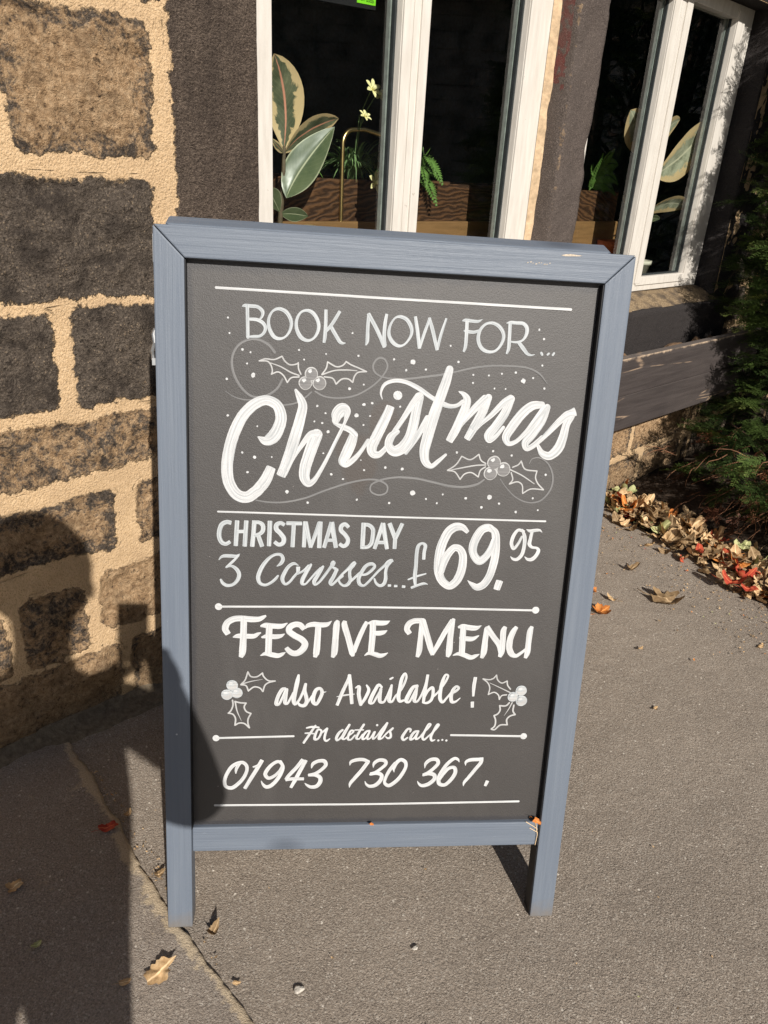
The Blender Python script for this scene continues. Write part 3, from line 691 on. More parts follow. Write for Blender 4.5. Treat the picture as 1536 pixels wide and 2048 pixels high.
# sign-writing: brush strokes in board coordinates, 0.1 mm (across, up, width)
STROKES = {
  'book': 'r1294,10692,50,1301,10450,50,1305,10250,51;r1222,10680,12,1250,10695,43,1340,10694,50,1448,10685,50,1517,10621,53,1508,10556,38,1477,10516,26;r1323,10508,41,1438,10503,50,1523,10462,53,1558,10404,51,1543,10332,43,1483,10275,41,1392,10262,43,1297,10252,24;o1762,10676,50,1854,10640,58,1923,10542,55,1937,10460,48,1905,10350,39,1843,10275,29,1770,10250,44,1696,10268,56,1634,10348,60,1605,10442,48,1608,10538,41,1654,10629,33,1708,10668,41;o2170,10674,46,2250,10643,55,2321,10540,53,2340,10445,51,2308,10335,41,2249,10266,34,2175,10244,46,2088,10282,61,2024,10380,56,2007,10475,48,2026,10572,41,2085,10652,34;f2438,10698,48,2441,10510,51,2433,10293,51,2423,10226,42;f2644,10688,46,2537,10503,49,2455,10397,44;r2529,10449,56,2599,10338,56,2668,10244,52,2709,10229,34,2739,10236,15;r3074,10664,49,3068,10454,52,3068,10272,52,3051,10229,27;f3068,10676,56,3216,10437,57,3334,10205,55;f3341,10685,42,3323,10551,52,3320,10333,54,3340,10226,52;o3543,10659,47,3645,10623,57,3721,10512,57,3730,10427,47,3688,10327,35,3617,10250,30,3542,10234,47,3457,10279,60,3395,10373,54,3388,10470,44,3417,10562,34,3475,10641,29;f3771,10672,47,3810,10504,54,3863,10213,53;f3869,10232,40,3912,10400,45,3993,10665,42;f3983,10665,44,4045,10492,57,4134,10202,50;f4136,10214,43,4172,10413,45,4243,10672,32;f4560,10653,52,4566,10445,53,4562,10260,50,4543,10197,35;r4492,10649,17,4530,10661,47,4632,10654,47,4735,10655,40,4794,10687,7;r4532,10505,30,4581,10497,48,4684,10495,45,4747,10516,38,4777,10532,20;o4942,10642,45,5048,10605,55,5128,10511,55,5142,10425,53,5101,10311,43,5030,10233,36,4934,10214,46,4834,10248,58,4769,10332,58,4750,10442,55,4782,10548,45,4853,10622,38;f5223,10669,53,5232,10442,53,5233,10268,51,5210,10198,31;r5173,10651,15,5224,10663,45,5327,10662,48,5432,10656,53,5490,10597,58,5492,10505,53,5443,10415,33,5355,10379,36,5237,10383,23;r5388,10375,53,5462,10292,59,5542,10211,46,5603,10196,26,5654,10210,8;r5752,10237,38,5768,10213,39;r5857,10217,33,5875,10234,31;r5939,10217,36,5955,10243,33',
  'chr': 'r1473,8773,28,1576,8723,143,1684,8771,191,1780,8934,182,1810,9094,169,1745,9269,156,1588,9336,148,1414,9270,160,1241,9091,168,1106,8808,173,1032,8526,175,1005,8242,176,1048,8018,177,1168,7857,179,1308,7828,179,1466,7938,179;f1466,7938,179,1584,8097,178,1673,8305,145;r2023,9506,43,2084,9401,106,2132,9285,134,2101,9086,154,2029,8804,171,1955,8539,169,1880,8322,150;f1955,8539,169,1890,8343,162,1827,8187,146;r1902,8200,32,2017,8470,44,2151,8698,76,2266,8849,96,2345,8866,120;r2356,8841,184,2310,8714,185,2245,8509,182,2191,8302,175,2193,8158,155,2251,8073,111,2327,8117,82,2423,8269,65,2556,8540,53,2667,8788,52,2732,8932,52,2805,9115,40;r2641,9078,120,2663,9169,183,2746,9252,191,2807,9224,123,2787,9074,52,2750,8983,40;r2619,9027,32,2740,8982,80,2862,8937,88,2945,8869,89;r2926,8859,133,2890,8736,162,2817,8550,163,2771,8435,130,2820,8386,82,2922,8461,86,3038,8598,65,3151,8786,57;f3471,9318,132,3441,9231,140,3361,9037,157,3261,8811,162;r3361,9037,157,3261,8811,162,3213,8666,159,3242,8581,135,3324,8568,102,3402,8636,82,3478,8737,82;r3543,8924,76,3676,9140,80,3817,9388,101,3900,9490,132;r3911,9491,136,3878,9303,146,3839,9036,156,3784,8832,162,3670,8671,176,3559,8633,162,3476,8720,130,3513,8867,121,3610,8938,58;r3753,8606,50,3916,8882,90,4055,9167,94;r4347,9923,118,4306,9737,145,4234,9494,159,4144,9181,174,4075,8866,171,4040,8639,154,4073,8481,128,4162,8415,82,4271,8499,68,4382,8606,41;r3339,9429,13,3312,9519,31,3360,9647,52,3489,9709,57,3665,9706,61,3869,9626,70,4100,9484,71,4263,9403,80,4400,9365,71,4511,9385,62,4586,9443,67;r4522,9594,22,4587,9564,67,4652,9486,116,4643,9379,138,4592,9222,139,4517,9018,140;f4592,9222,139,4517,9018,140,4423,8823,118;r4473,8847,27,4602,9088,54,4765,9318,116,4931,9502,125;r4988,9522,116,4924,9324,139,4808,9074,140;f4924,9324,139,4808,9074,140,4702,8867,109;r4734,8868,32,4876,9077,54,5066,9263,81,5252,9471,103,5337,9531,103;r5350,9516,117,5268,9294,140,5129,9064,145,5038,8925,141,5061,8854,82,5143,8907,64,5266,9070,55;r5846,9448,104,5692,9423,140,5544,9294,149,5403,9086,150,5323,8914,128,5371,8820,83,5472,8846,69,5620,8993,69,5761,9202,82,5890,9398,100;r5935,9411,109,5876,9207,132,5738,8975,138,5641,8834,124,5673,8749,83,5779,8805,88,5905,8936,74;r5845,8842,55,6011,9031,87,6177,9219,110,6294,9314,133,6373,9335,78;f6294,9314,123,6349,9343,128,6393,9363,142;r6331,9293,137,6277,9155,124,6243,8949,143,6181,8763,163,6053,8647,135,5932,8684,102,5849,8808,51;r3573,9496,138,3575,9494,138',
  'xday': 'f1066,7409,66,999,7420,68,928,7381,71,890,7285,71,886,7176,71,922,7089,69,986,7063,61,1051,7101,56;f1160,7444,68,1141,7038,67;f1302,7447,69,1280,7033,69;f1160,7268,56,1295,7275,56;f1426,7451,71,1417,7271,69,1396,7033,70;f1410,7423,58,1501,7426,61,1556,7384,69,1557,7289,66,1503,7235,59,1425,7217,48;f1484,7225,67,1551,7036,70;f1669,7452,72,1659,7047,67;f1893,7395,61,1838,7425,64,1773,7396,72,1768,7328,75,1834,7255,72,1888,7174,75,1877,7098,70,1812,7069,64,1745,7113,59;f1929,7425,61,2164,7427,61;f2040,7424,67,2029,7039,65;f2222,7456,75,2207,7041,62;f2222,7449,77,2316,7039,62;f2316,7039,54,2445,7448,67;f2454,7460,78,2451,7035,68;f2633,7456,67,2528,7040,62;f2636,7456,81,2717,7044,68;f2567,7163,54,2699,7166,54;f2906,7385,59,2848,7434,65,2794,7403,70,2786,7334,70,2855,7260,68,2905,7178,68,2888,7101,68,2836,7069,63,2773,7105,57;f3142,7459,73,3142,7035,71;f3127,7428,62,3220,7431,62,3293,7368,68,3299,7236,68,3281,7125,68,3224,7065,60,3130,7057,55;f3452,7462,68,3337,7039,63;f3452,7462,76,3538,7041,63;f3381,7144,57,3516,7147,58;f3559,7464,71,3660,7224,69;f3764,7466,63,3667,7225,66;f3661,7252,66,3660,7047,63',
  'cour': 'r880,6800,16,915,6845,37,954,6863,51,1077,6866,56,1155,6864,51,1204,6903,8;r1186,6875,27,1103,6783,40,999,6681,35;r986,6675,19,1077,6699,40,1156,6645,59,1195,6562,62,1169,6463,57,1091,6385,49,999,6373,54,934,6417,51,910,6466,35;r1791,6711,16,1850,6757,54,1882,6828,60,1854,6897,54,1782,6909,46,1690,6865,49,1600,6766,60,1529,6639,65,1495,6512,65,1525,6421,57,1605,6390,47,1697,6431,44,1775,6503,44,1809,6549,33;r2126,6732,16,2061,6762,46,1983,6718,54,1919,6619,60,1879,6491,63,1925,6410,44,1988,6443,41,2066,6544,41,2137,6630,38;f2126,6704,65,2126,6609,55;r2118,6587,30,2210,6641,38,2288,6731,36;r2327,6748,41,2295,6696,66,2251,6604,63,2198,6483,66,2196,6419,50,2243,6415,33,2308,6485,33,2398,6600,36,2482,6693,38;r2522,6718,41,2489,6665,66,2439,6565,63,2386,6458,63,2401,6413,47,2456,6442,39,2546,6560,47,2635,6696,47,2680,6761,66;r2673,6761,77,2683,6786,77;r2662,6715,22,2716,6691,50,2751,6663,44;r2744,6670,55,2694,6549,61,2648,6446,61,2669,6412,42,2737,6472,39,2842,6566,39;r2737,6472,39,2840,6601,39,2918,6681,44,2995,6767,61;r2989,6753,55,3021,6785,69;r3009,6754,61,2959,6675,52,2956,6582,53,2969,6497,56,2928,6422,56,2868,6401,45,2806,6444,39,2779,6505,30;r2961,6461,36,3045,6549,42,3122,6628,39;r3111,6593,31,3218,6602,42,3310,6675,50,3354,6747,50,3311,6782,55,3225,6755,58,3149,6643,61,3103,6514,61,3128,6432,59,3189,6407,42,3265,6474,42,3342,6569,39,3419,6663,42,3522,6764,47;r3522,6764,47,3574,6819,64,3613,6840,67;f3581,6815,61,3643,6852,50;r3608,6823,55,3557,6744,50,3538,6651,53,3542,6522,59,3512,6436,56,3452,6412,48,3391,6455,42,3361,6526,31;f3589,6417,42,3636,6418,39;f3692,6410,42,3740,6411,39;f3822,6404,45,3871,6399,42;f4147,6877,53,4148,7004,56,4157,7117,58,4105,7147,41,4049,7108,58,4027,6988,61,4026,6775,61,4020,6574,65,4036,6442,48;r3918,6527,28,4039,6579,37,4198,6632,22;f3971,6383,42,4089,6435,42,4184,6462,40,4243,6449,11',
  'price': 'f4838,7352,61,4747,7429,108,4637,7437,141,4533,7365,146,4455,7209,147,4407,7024,150,4394,6825,148,4408,6668,146;r4407,7024,150,4394,6825,148,4408,6668,146,4474,6518,133,4602,6429,131,4708,6508,142,4773,6661,144,4795,6848,138,4779,6983,129,4720,7071,117,4636,7084,120,4547,6985,128,4482,6841,129,4446,6669,107;r5275,7370,84,5186,7435,125,5078,7407,136,4993,7278,142,4943,7108,140,4968,6973,129,5071,6868,135,5167,6942,124,5244,7086,112,5273,7229,78;r5213,7446,78,5290,7349,126,5320,7173,132,5326,6988,133,5300,6773,133,5247,6584,131,5160,6454,132,5065,6417,117,4965,6474,63,4902,6528,11;f5438,6529,120,5403,6385,115;r5759,7389,48,5673,7411,50,5605,7322,59,5577,7180,59,5620,7092,51,5683,7168,48,5740,7297,42;r5736,7413,36,5783,7312,59,5795,7142,62,5764,6984,62,5694,6911,57,5631,6915,45,5585,6954,14;r5808,7423,14,5855,7402,48,5980,7416,51,6029,7415,37,6070,7382,8;r5904,7400,53,5889,7272,56,5881,7173,62,5926,7124,45,6012,7110,43,6043,7076,60,6017,6990,63,5947,6916,63,5877,6915,48,5823,6956,14',
  'fest': 'f1021,5538,92,976,5625,106,1013,5734,105,1119,5800,102,1252,5809,100,1398,5797,100,1519,5804,86,1585,5838,61,1627,5864,31;r1272,5802,105,1267,5460,106,1252,5225,107;f1267,5460,106,1252,5210,107,1229,5133,71;r1109,5485,25,1173,5503,75,1320,5502,84,1441,5506,79,1501,5543,56,1541,5563,25;f1683,5699,106,1678,5435,107,1674,5206,108;r1557,5683,42,1614,5695,87,1748,5685,92,1883,5687,81,1971,5737,17;r1573,5487,37,1643,5505,76,1778,5498,85,1872,5514,65,1929,5547,17;r1553,5165,20,1633,5198,71,1742,5177,88,1838,5164,80,1912,5198,51,1948,5222,14;f2246,5638,85,2180,5708,96,2098,5716,98,2011,5662,104,2006,5597,104,2089,5525,105,2213,5452,105,2269,5379,108,2244,5293,111,2151,5211,103,2069,5209,97,2006,5253,88,1966,5302,71;r2269,5653,25,2302,5695,68,2396,5722,87,2519,5712,90,2621,5725,76,2691,5782,11;r2478,5709,96,2472,5473,102,2458,5212,106;f2472,5473,102,2460,5235,106,2440,5142,63;r2778,5734,96,2767,5476,103,2755,5215,104;f2798,5792,57,2780,5742,99,2767,5476,103;f2767,5476,103,2755,5222,104,2730,5141,58;r2904,5736,88,2980,5478,97,3053,5217,95;f2913,5787,65,2903,5740,91,2980,5478,97;f3012,5374,95,3057,5217,90,3068,5162,52;f3273,5774,68,3239,5703,74,3159,5495,80,3080,5240,75;f3374,5779,103,3378,5557,106,3365,5235,104;r3315,5756,48,3381,5767,86,3492,5758,91,3589,5767,77,3653,5800,11;r3363,5579,72,3501,5580,86,3570,5600,63,3613,5629,14;r3265,5178,17,3338,5220,64,3451,5195,84,3522,5174,81,3591,5193,55,3648,5227,12;f3995,5578,84,3945,5660,98,3979,5754,101,4060,5802,95,4185,5810,95;r4191,5767,84,4185,5490,90,4173,5249,94;f4185,5490,90,4173,5249,94,4151,5158,59;r4200,5797,115,4285,5567,99,4365,5326,97;f4285,5567,99,4370,5311,97,4406,5198,59;f4402,5205,65,4482,5373,82,4592,5615,87,4697,5825,75;r4701,5773,93,4686,5496,102,4683,5238,103;f4725,5849,55,4700,5778,96,4686,5496,102;f4686,5496,102,4683,5238,103,4665,5165,59;f4896,5723,102,4899,5498,106,4907,5217,103;r4826,5705,50,4875,5716,84,4997,5695,93,5119,5692,79,5199,5733,12;r4863,5510,50,4942,5498,85,5071,5495,79,5169,5552,21;r4763,5193,21,4850,5221,65,4966,5192,86,5070,5153,83,5154,5187,59,5209,5215,12;r5301,5676,94,5287,5472,97,5281,5243,104;f5287,5472,97,5283,5258,104,5255,5148,62;f5298,5710,97,5425,5534,97,5540,5383,101,5581,5245,89;f5613,5717,68,5589,5656,97,5593,5429,98,5588,5253,101,5565,5172,63;f5808,5716,68,5761,5636,97,5715,5476,107,5719,5323,107,5773,5216,96;r5715,5476,107,5719,5323,107,5772,5219,96,5848,5189,69,5917,5233,57,6003,5310,45;f6073,5726,65,6051,5654,98,6042,5433,98,6039,5249,99,6015,5153,60',
  'also': 'r1965,4575,29,1924,4560,58,1877,4491,64,1831,4368,64,1823,4276,64,1860,4276,44,1907,4368,44,1973,4537,49;r1989,4552,49,1969,4384,61,1966,4299,59,1998,4288,44,2045,4368,38,2098,4491,35;r2178,4809,40,2162,4705,70,2126,4491,70,2109,4338,73,2131,4279,53,2185,4338,44,2251,4484,44,2296,4630,47;r2298,4648,49,2284,4538,64,2315,4415,64,2325,4322,68,2285,4256,65,2215,4263,53,2183,4304,32;r2346,4315,32,2412,4430,38;o2543,4572,53,2483,4551,64,2436,4430,67,2434,4322,71,2483,4279,53,2544,4384,59,2578,4508,59;r2571,4489,32,2643,4511,12;f3031,4828,50,3003,4724,53,2921,4509,62,2838,4260,53;f3023,4823,55,3050,4617,65,3087,4289,59;r2828,4419,12,2965,4447,30,3122,4469,12;r3142,4586,27,3191,4609,56,3197,4463,65,3238,4279,62;r3241,4268,42,3319,4416,56,3362,4556,53,3323,4633,29;r3580,4600,38,3528,4641,53,3469,4541,62,3412,4401,68,3395,4311,66,3438,4300,42,3504,4417,42,3574,4564,39;r3567,4564,50,3553,4417,65,3568,4326,60,3623,4318,42,3674,4417,39,3736,4588,45;r3745,4634,41,3729,4464,66,3724,4339,63,3765,4326,45,3823,4433,36,3896,4526,39,3960,4666,42,3988,4805,38,3963,4854,41,3918,4774,59,3887,4573,62,3875,4402,69,3903,4336,54,3964,4355,39;r3720,4750,38,3757,4773,32;r4183,4628,45,4120,4601,60,4056,4480,69,4015,4339,69,4055,4316,42,4117,4433,42,4191,4620,39;r4183,4628,42,4165,4464,63,4154,4339,60,4195,4327,42,4260,4433,39,4320,4621,42,4351,4799,42;f4353,4830,50,4334,4621,54,4317,4449,57,4309,4308,48;r4307,4379,39,4382,4543,45,4448,4593,54,4466,4481,54,4438,4355,51,4369,4305,45,4304,4313,33;r4450,4394,27,4530,4489,33;r4450,4394,27,4531,4481,33,4622,4622,39,4691,4762,39,4702,4821,36,4664,4836,39,4615,4715,60,4591,4544,63,4595,4387,66,4639,4319,48,4710,4403,39,4775,4497,36;r4777,4473,27,4860,4529,45,4906,4588,42,4867,4619,42,4814,4560,60,4783,4434,63,4805,4327,61,4861,4327,42,4942,4398,15;f5178,4786,60,5166,4608,60,5169,4432,39;f5163,4324,58,5171,4221,55',
  'call': 'r2338,3835,27,2422,3854,39,2542,3845,30;r2485,3877,33,2397,3727,42,2295,3556,42;r2316,3734,27,2397,3734,33,2465,3724,24;o2536,3806,36,2489,3711,45,2482,3619,48,2530,3624,36,2581,3719,39,2586,3787,36;r2588,3735,27,2677,3813,42;r2684,3821,42,2655,3710,42,2648,3618,42,2678,3586,39,2733,3626,24;r2948,3793,39,2893,3741,48,2847,3630,48,2859,3593,36,2925,3646,33,2992,3773,36,3058,3887,36;r3061,3891,42,2993,3741,45,2951,3633,45,2981,3617,33,3052,3680,27,3121,3740,30,3141,3777,33,3098,3785,33,3058,3709,42,3048,3616,42,3091,3605,33,3166,3692,30;r3308,3895,42,3235,3756,42,3193,3631,42,3234,3620,30,3295,3708,27;r3162,3793,21,3305,3795,24;r3413,3779,33,3364,3768,39,3303,3676,42,3299,3615,36,3348,3635,30,3414,3755,33;r3414,3763,33,3383,3659,39,3385,3614,33,3427,3635,27,3493,3755,30;r3504,3755,36,3477,3659,39,3481,3620,37,3527,3659,27,3621,3802,33,3701,3913,36;r3536,3885,41,3537,3884,41;r3708,3921,42,3663,3810,52,3594,3674,55,3582,3620,49,3629,3629,30,3711,3730,30,3793,3809,33;r3810,3821,39,3767,3766,43,3784,3706,40,3780,3649,43,3738,3630,37,3697,3661,21;r4115,3752,24,4124,3797,43,4082,3813,40,4022,3733,49,3984,3640,52,4011,3595,40,4078,3640,31;r4260,3768,34,4202,3757,43,4142,3672,49,4129,3603,40,4181,3623,34,4260,3760,34;r4260,3760,34,4223,3655,43,4229,3610,37,4282,3642,31,4349,3735,31,4430,3831,34,4466,3898,34,4440,3908,34,4378,3783,43,4337,3655,46,4361,3601,40,4441,3670,31,4563,3807,34,4611,3892,34,4586,3901,34,4530,3783,43,4484,3646,46,4508,3584,40,4557,3600,22;r4620,3585,40,4621,3584,40;r4690,3596,36,4691,3595,36;r4763,3585,39,4764,3583,39',
  'tel': 'r1231,3186,54,1176,3090,54,1158,3034,45,1155,2977,21;o1259,3185,63,1330,3129,60,1344,3048,57,1296,2903,63,1198,2774,67,1085,2691,70,990,2720,61,966,2826,60,1015,2987,63,1112,3127,66;f1442,3092,27,1534,3127,51,1589,3207,45;f1596,3223,69,1506,3046,69,1409,2869,67,1309,2679,61;r1936,3147,48,1872,3196,60,1787,3157,60,1690,3045,67,1653,2948,64,1709,2877,64,1805,2917,58,1889,3010,46,1941,3115,42;r1907,3196,54,1951,3091,61,1918,2961,67,1835,2816,67,1737,2719,70,1669,2707,67,1611,2766,40,1587,2822,12;f2290,3230,70,2186,3080,67,2047,2911,64,2009,2846,61;f2003,2838,55,2077,2854,61,2312,2856,58;f2343,3213,61,2245,3007,67,2164,2828,67,2095,2685,52;r2441,3066,18,2463,3142,61,2555,3198,64,2655,3197,70,2686,3129,64,2617,3035,61,2504,2955,58,2397,2940,31;r2405,2920,43,2505,2929,67,2590,2880,71,2601,2806,74,2540,2708,71,2440,2693,62,2367,2735,40,2334,2769,12;r3101,3109,9,3116,3174,52,3201,3214,64,3331,3221,64,3420,3183,55;r3413,3174,68,3311,3012,68,3201,2865,65,3122,2751,53,3110,2675,9;r3510,3062,9,3523,3146,56,3607,3210,65,3710,3193,68,3728,3136,62,3645,3041,59,3547,2968,56,3467,2958,25;r3468,2928,43,3591,2950,68,3664,2910,68,3650,2811,72,3559,2712,72,3457,2697,59,3400,2739,37,3377,2797,9;r3880,2970,9,3872,3039,50,3917,3159,68,3987,3215,68,4062,3174,65,4082,3086,59,4018,2922,66,3923,2791,69,3795,2706,69,3726,2760,56,3742,2876,56,3807,3023,62,3888,3151,56;r4417,3042,9,4433,3138,56,4516,3211,65,4620,3210,69,4651,3144,66,4573,3032,63,4489,2959,60,4395,2926,25;r4401,2898,35,4505,2934,72,4597,2904,72,4608,2833,73,4505,2725,76,4388,2695,63,4333,2736,38,4304,2786,9;r5025,3157,9,4998,3207,44,4944,3232,59,4832,3145,66,4739,2997,69,4682,2848,73,4698,2731,70,4790,2705,67,4902,2812,70,4970,2962,69,4943,3050,66,4855,3043,63,4758,2931,63,4706,2831,47;r5142,3090,9,5144,3156,50,5201,3195,66,5394,3210,69;f5418,3240,69,5416,3157,69,5321,3008,66,5214,2851,63,5141,2743,48,5134,2675,6;f5564,2774,67,5530,2677,51',
  'rule1': 'r846,10924,35,3379,10911,36,6143,10903,38',
  'rule2': 'r866,7583,28,3400,7573,29,6103,7572,30',
  'rule3': 'r870,6008,33,3395,6037,34,6105,6024,35;r870,6008,115,873,6006,115;r6105,6024,123,6108,6022,123',
  'rule4': 'r824,3647,35,2119,3678,36;r824,3647,115,826,3645,115;r4839,3685,37,6135,3659,38;r6135,3659,118,6138,3657,118',
  'rule5': 'r803,2350,37,3666,2339,38,6169,2357,39',
  'hollyA': 'r1475,9913,21,1561,9946,21,1695,9943,21,1809,9996,21;r1809,9996,21,1849,9931,21,1927,9878,21,2033,9896,21,2052,9912,21;r2052,9907,21,2058,9826,21,2095,9747,21;r1475,9913,21,1599,9910,21,1648,9855,21,1669,9770,21,1656,9727,21;r1656,9727,21,1756,9764,21,1834,9716,21,1894,9616,21;r1894,9616,21,1951,9687,21,2067,9705,21;r1619,9897,11,1793,9843,19,1949,9764,21,2066,9727,21;r3078,9831,22,2961,9878,21,2842,9921,21,2765,9965,21;r2766,9960,21,2715,9905,21,2627,9882,21,2488,9946,21;r2488,9946,21,2472,9855,21,2407,9756,21;r3078,9831,22,2945,9810,21,2898,9749,22,2876,9661,22;r2876,9661,22,2811,9706,22,2713,9702,22,2627,9624,22;r2627,9624,22,2575,9705,21,2447,9725,21;r2416,9756,21,2590,9822,19,2766,9840,19,2934,9838,12',
  'hollyB': 'r4430,8355,21,4560,8452,21,4642,8588,21;r4642,8588,21,4784,8540,21,4914,8629,21;r4914,8629,21,4957,8535,21,5037,8487,21;r4430,8355,21,4546,8336,21,4643,8219,21;r4643,8219,21,4710,8307,21,4812,8334,21,4933,8268,21;r4933,8268,21,4959,8373,21,5035,8434,21;r4475,8362,11,4679,8410,21,4883,8452,21,5039,8464,18;r5477,8442,21,5566,8487,21,5607,8546,21;r5607,8546,21,5678,8421,21,5880,8393,21;r5880,8393,21,5868,8287,21,5913,8195,21,6019,8092,21;r6019,8092,21,5805,8097,21,5682,8022,21;r5682,8022,21,5656,8163,21,5581,8208,21,5449,8168,21;r5449,8168,21,5496,8240,21,5462,8355,21;r5445,8401,19,5641,8315,19,5855,8186,14',
  'hollyC': 'r1231,4634,24,1299,4717,24,1345,4865,24;r1345,4865,24,1393,4785,24,1489,4778,24,1584,4847,24;r1584,4847,24,1598,4794,24,1681,4711,24,1793,4704,25;r1793,4704,25,1681,4673,25,1627,4627,25,1594,4513,25;r1594,4513,25,1546,4574,25,1450,4596,25,1355,4523,25;r1355,4523,25,1313,4619,24,1231,4634,24;r1238,4644,23,1394,4695,17,1592,4736,4;r1096,4352,26,1103,4260,26,1069,4160,26,1028,4114,26;r1028,4114,26,1103,4091,26,1145,4013,26,1138,3889,26;r1138,3889,26,1207,3928,26,1290,3920,26,1376,3841,27;r1376,3841,27,1352,3935,26,1358,4013,26,1402,4106,26;r1402,4106,26,1323,4145,26,1288,4229,26,1318,4299,26;r1318,4299,26,1219,4306,26,1137,4329,26;r1140,4321,25,1172,4152,20,1245,3967,4',
  'hollyD': 'r5313,4757,23,5424,4742,23,5494,4765,23,5544,4828,23;r5544,4828,23,5569,4742,23,5648,4680,23,5740,4719,23;r5740,4719,23,5755,4641,23,5813,4566,23;r5313,4757,23,5399,4687,23,5444,4593,23,5431,4464,23;r5431,4464,23,5532,4506,23,5611,4451,23,5633,4372,23;r5633,4372,23,5670,4444,23,5754,4460,23;r5436,4684,8,5612,4601,15,5812,4502,20;r5816,4309,28,5762,4253,28,5651,4253,28;r5651,4253,28,5666,4165,28,5629,4093,28,5569,4061,28;r5569,4061,28,5603,3973,28,5598,3860,28,5544,3803,28;r5544,3798,28,5597,3787,28,5693,3876,28,5819,3883,28;r5819,3883,28,5801,3988,28,5855,4053,28,5941,4081,28;r5941,4081,28,5898,4149,28,5902,4261,28;r5867,4309,21,5813,4181,15,5747,4061,5',
  'swirl': 'r1701,10050,38,1611,10152,38,1467,10220,35,1324,10216,33,1171,10130,33,1081,9961,33,1091,9748,36,1210,9514,36,1379,9383,34,1573,9401,34,1741,9513,34,1823,9662,29;r979,9444,8,1104,9368,15,1259,9330,19,1413,9329,19,1608,9283,20,1842,9273,24,2037,9317,24,2172,9405,24,2258,9487,20;r2317,9499,23,2446,9436,24,2664,9416,24,2900,9456,24,3133,9584,24,3323,9769,24,3394,9928,27,3339,10031,27,3250,10037,27,3176,9937,27,3196,9841,27,3283,9777,24,3424,9744,24;r1448,7782,20,1629,7756,25,1871,7763,27,2193,7836,27,2514,7971,27,2896,8108,29,3200,8170,29,3365,8155,29,3487,8075,27,3478,7969,25,3356,7924,25,3230,7983,25,3229,8077,25,3345,8154,29,3507,8201,29,3683,8224,29;r3423,9744,30,3684,9748,30,4012,9799,31,4253,9843,31,4450,9891,26,4712,9961,29,4999,10007,26,5291,10017,26,5564,10001,27,5754,9923,27,5895,9776,11;r3682,8222,34,3936,8210,34,4238,8153,37,4495,8103,37,4727,8098,37,4932,8152,33,5030,8225,23;r5292,8245,12,5403,8108,16,5583,7948,19,5804,7872,21,5990,7913,24,6136,8108,28,6148,8320,28,6043,8526,23,5893,8609,19,5778,8587,14,5739,8511,12',
}
DOTS = [[1227,10068,19],[1346,10032,15],[1297,9867,15],[1387,9699,33],[1000,9628,17],[2057,10099,15],[2138,9964,13],[2461,10062,13],[2948,10059,16],[3488,10033,16],[2833,9563,22],[3047,9635,14],[1016,9083,18],[1456,8937,12],[1234,8527,16],[1420,8459,24],[1681,8472,12],[1315,8223,18],[2354,9283,18],[2482,9179,14],[2316,9045,14],[2436,9026,16],[2528,8896,24],[3061,9334,24],[3188,9360,18],[2957,9163,32],[3165,9165,14],[3069,9021,14],[2468,8559,14],[3054,8472,10],[3110,8315,16],[3443,8368,19],[2602,8234,20],[2786,8163,16],[1922,7932,27],[2247,7766,19],[3018,7837,17],[3533,7798,19],[3779,10005,39],[3681,9879,17],[3983,9904,17],[4476,10041,17],[4721,9858,15],[4726,9736,15],[4967,9861,15],[5167,9894,15],[5071,9664,13],[5247,9668,13],[5384,9923,18],[5516,9800,36],[5666,9853,16],[5860,9701,18],[5791,10047,16],[3621,9325,15],[4559,8649,18],[5138,8688,18],[5444,8632,18],[3443,8368,18],[3709,8354,23],[6028,8339,19],[5856,7945,17],[3900,7972,39],[4118,7883,16],[4298,7818,16],[4382,7966,16],[4758,7912,21],[5148,7945,38],[5310,7843,19],[5027,7771,21],[5597,7711,21],[5960,7752,14],[4337,10275,15],[2844,10386,15],[5687,10580,16],[5777,10446,17],[1017,10513,14],[1039,10294,14]]
BERRIES = [('hollyA',2250,9758,101),('hollyA',2163,9619,101),('hollyA',2375,9628,105),('hollyB',5168,8507,111),('hollyB',5121,8332,107),('hollyB',5328,8404,116),('hollyC',1091,4626,95),('hollyC',1007,4456,95),('hollyC',1166,4489,95),('hollyD',6003,4539,98),('hollyD',6026,4349,101),('hollyD',5867,4423,92)]

def catmull(P, closed, res):
    P = np.asarray(P, float); n = len(P)
    if n < 3 and not closed:
        k = max(2, int(np.hypot(*(P[1] - P[0])[:2]) / res)); t = np.linspace(0, 1, k + 1)[:, None]
        return P[0] * (1 - t) + P[1] * t
    out = []
    for i in range(n if closed else n - 1):
        if closed: p0, p1, p2, p3 = P[(i - 1) % n], P[i], P[(i + 1) % n], P[(i + 2) % n]
        else:
            p1, p2 = P[i], P[i + 1]
            p0 = P[i - 1] if i else 2 * p1 - p2
            p3 = P[i + 2] if i + 2 < n else 2 * p2 - p1
        # centripetal
        def tj(ti, a, b): return ti + max(np.hypot(*(b - a)[:2]), 1e-6) ** 0.5
        t0 = 0; t1 = tj(t0, p0, p1); t2 = tj(t1, p1, p2); t3 = tj(t2, p2, p3)
        k = max(2, int(np.hypot(*(p2 - p1)[:2]) / res))
        for j in range(k):
            t = t1 + (t2 - t1) * j / k
            A1 = (t1 - t) / (t1 - t0) * p0 + (t - t0) / (t1 - t0) * p1
            A2 = (t2 - t) / (t2 - t1) * p1 + (t - t1) / (t2 - t1) * p2
            A3 = (t3 - t) / (t3 - t2) * p2 + (t - t2) / (t3 - t2) * p3
            B1 = (t2 - t) / (t2 - t0) * A1 + (t - t0) / (t2 - t0) * A2
            B2 = (t3 - t) / (t3 - t1) * A2 + (t - t1) / (t3 - t1) * A3
            out.append((t2 - t) / (t2 - t1) * B1 + (t - t1) / (t2 - t1) * B2)
    if not closed: out.append(P[-1])
    return np.array(out)

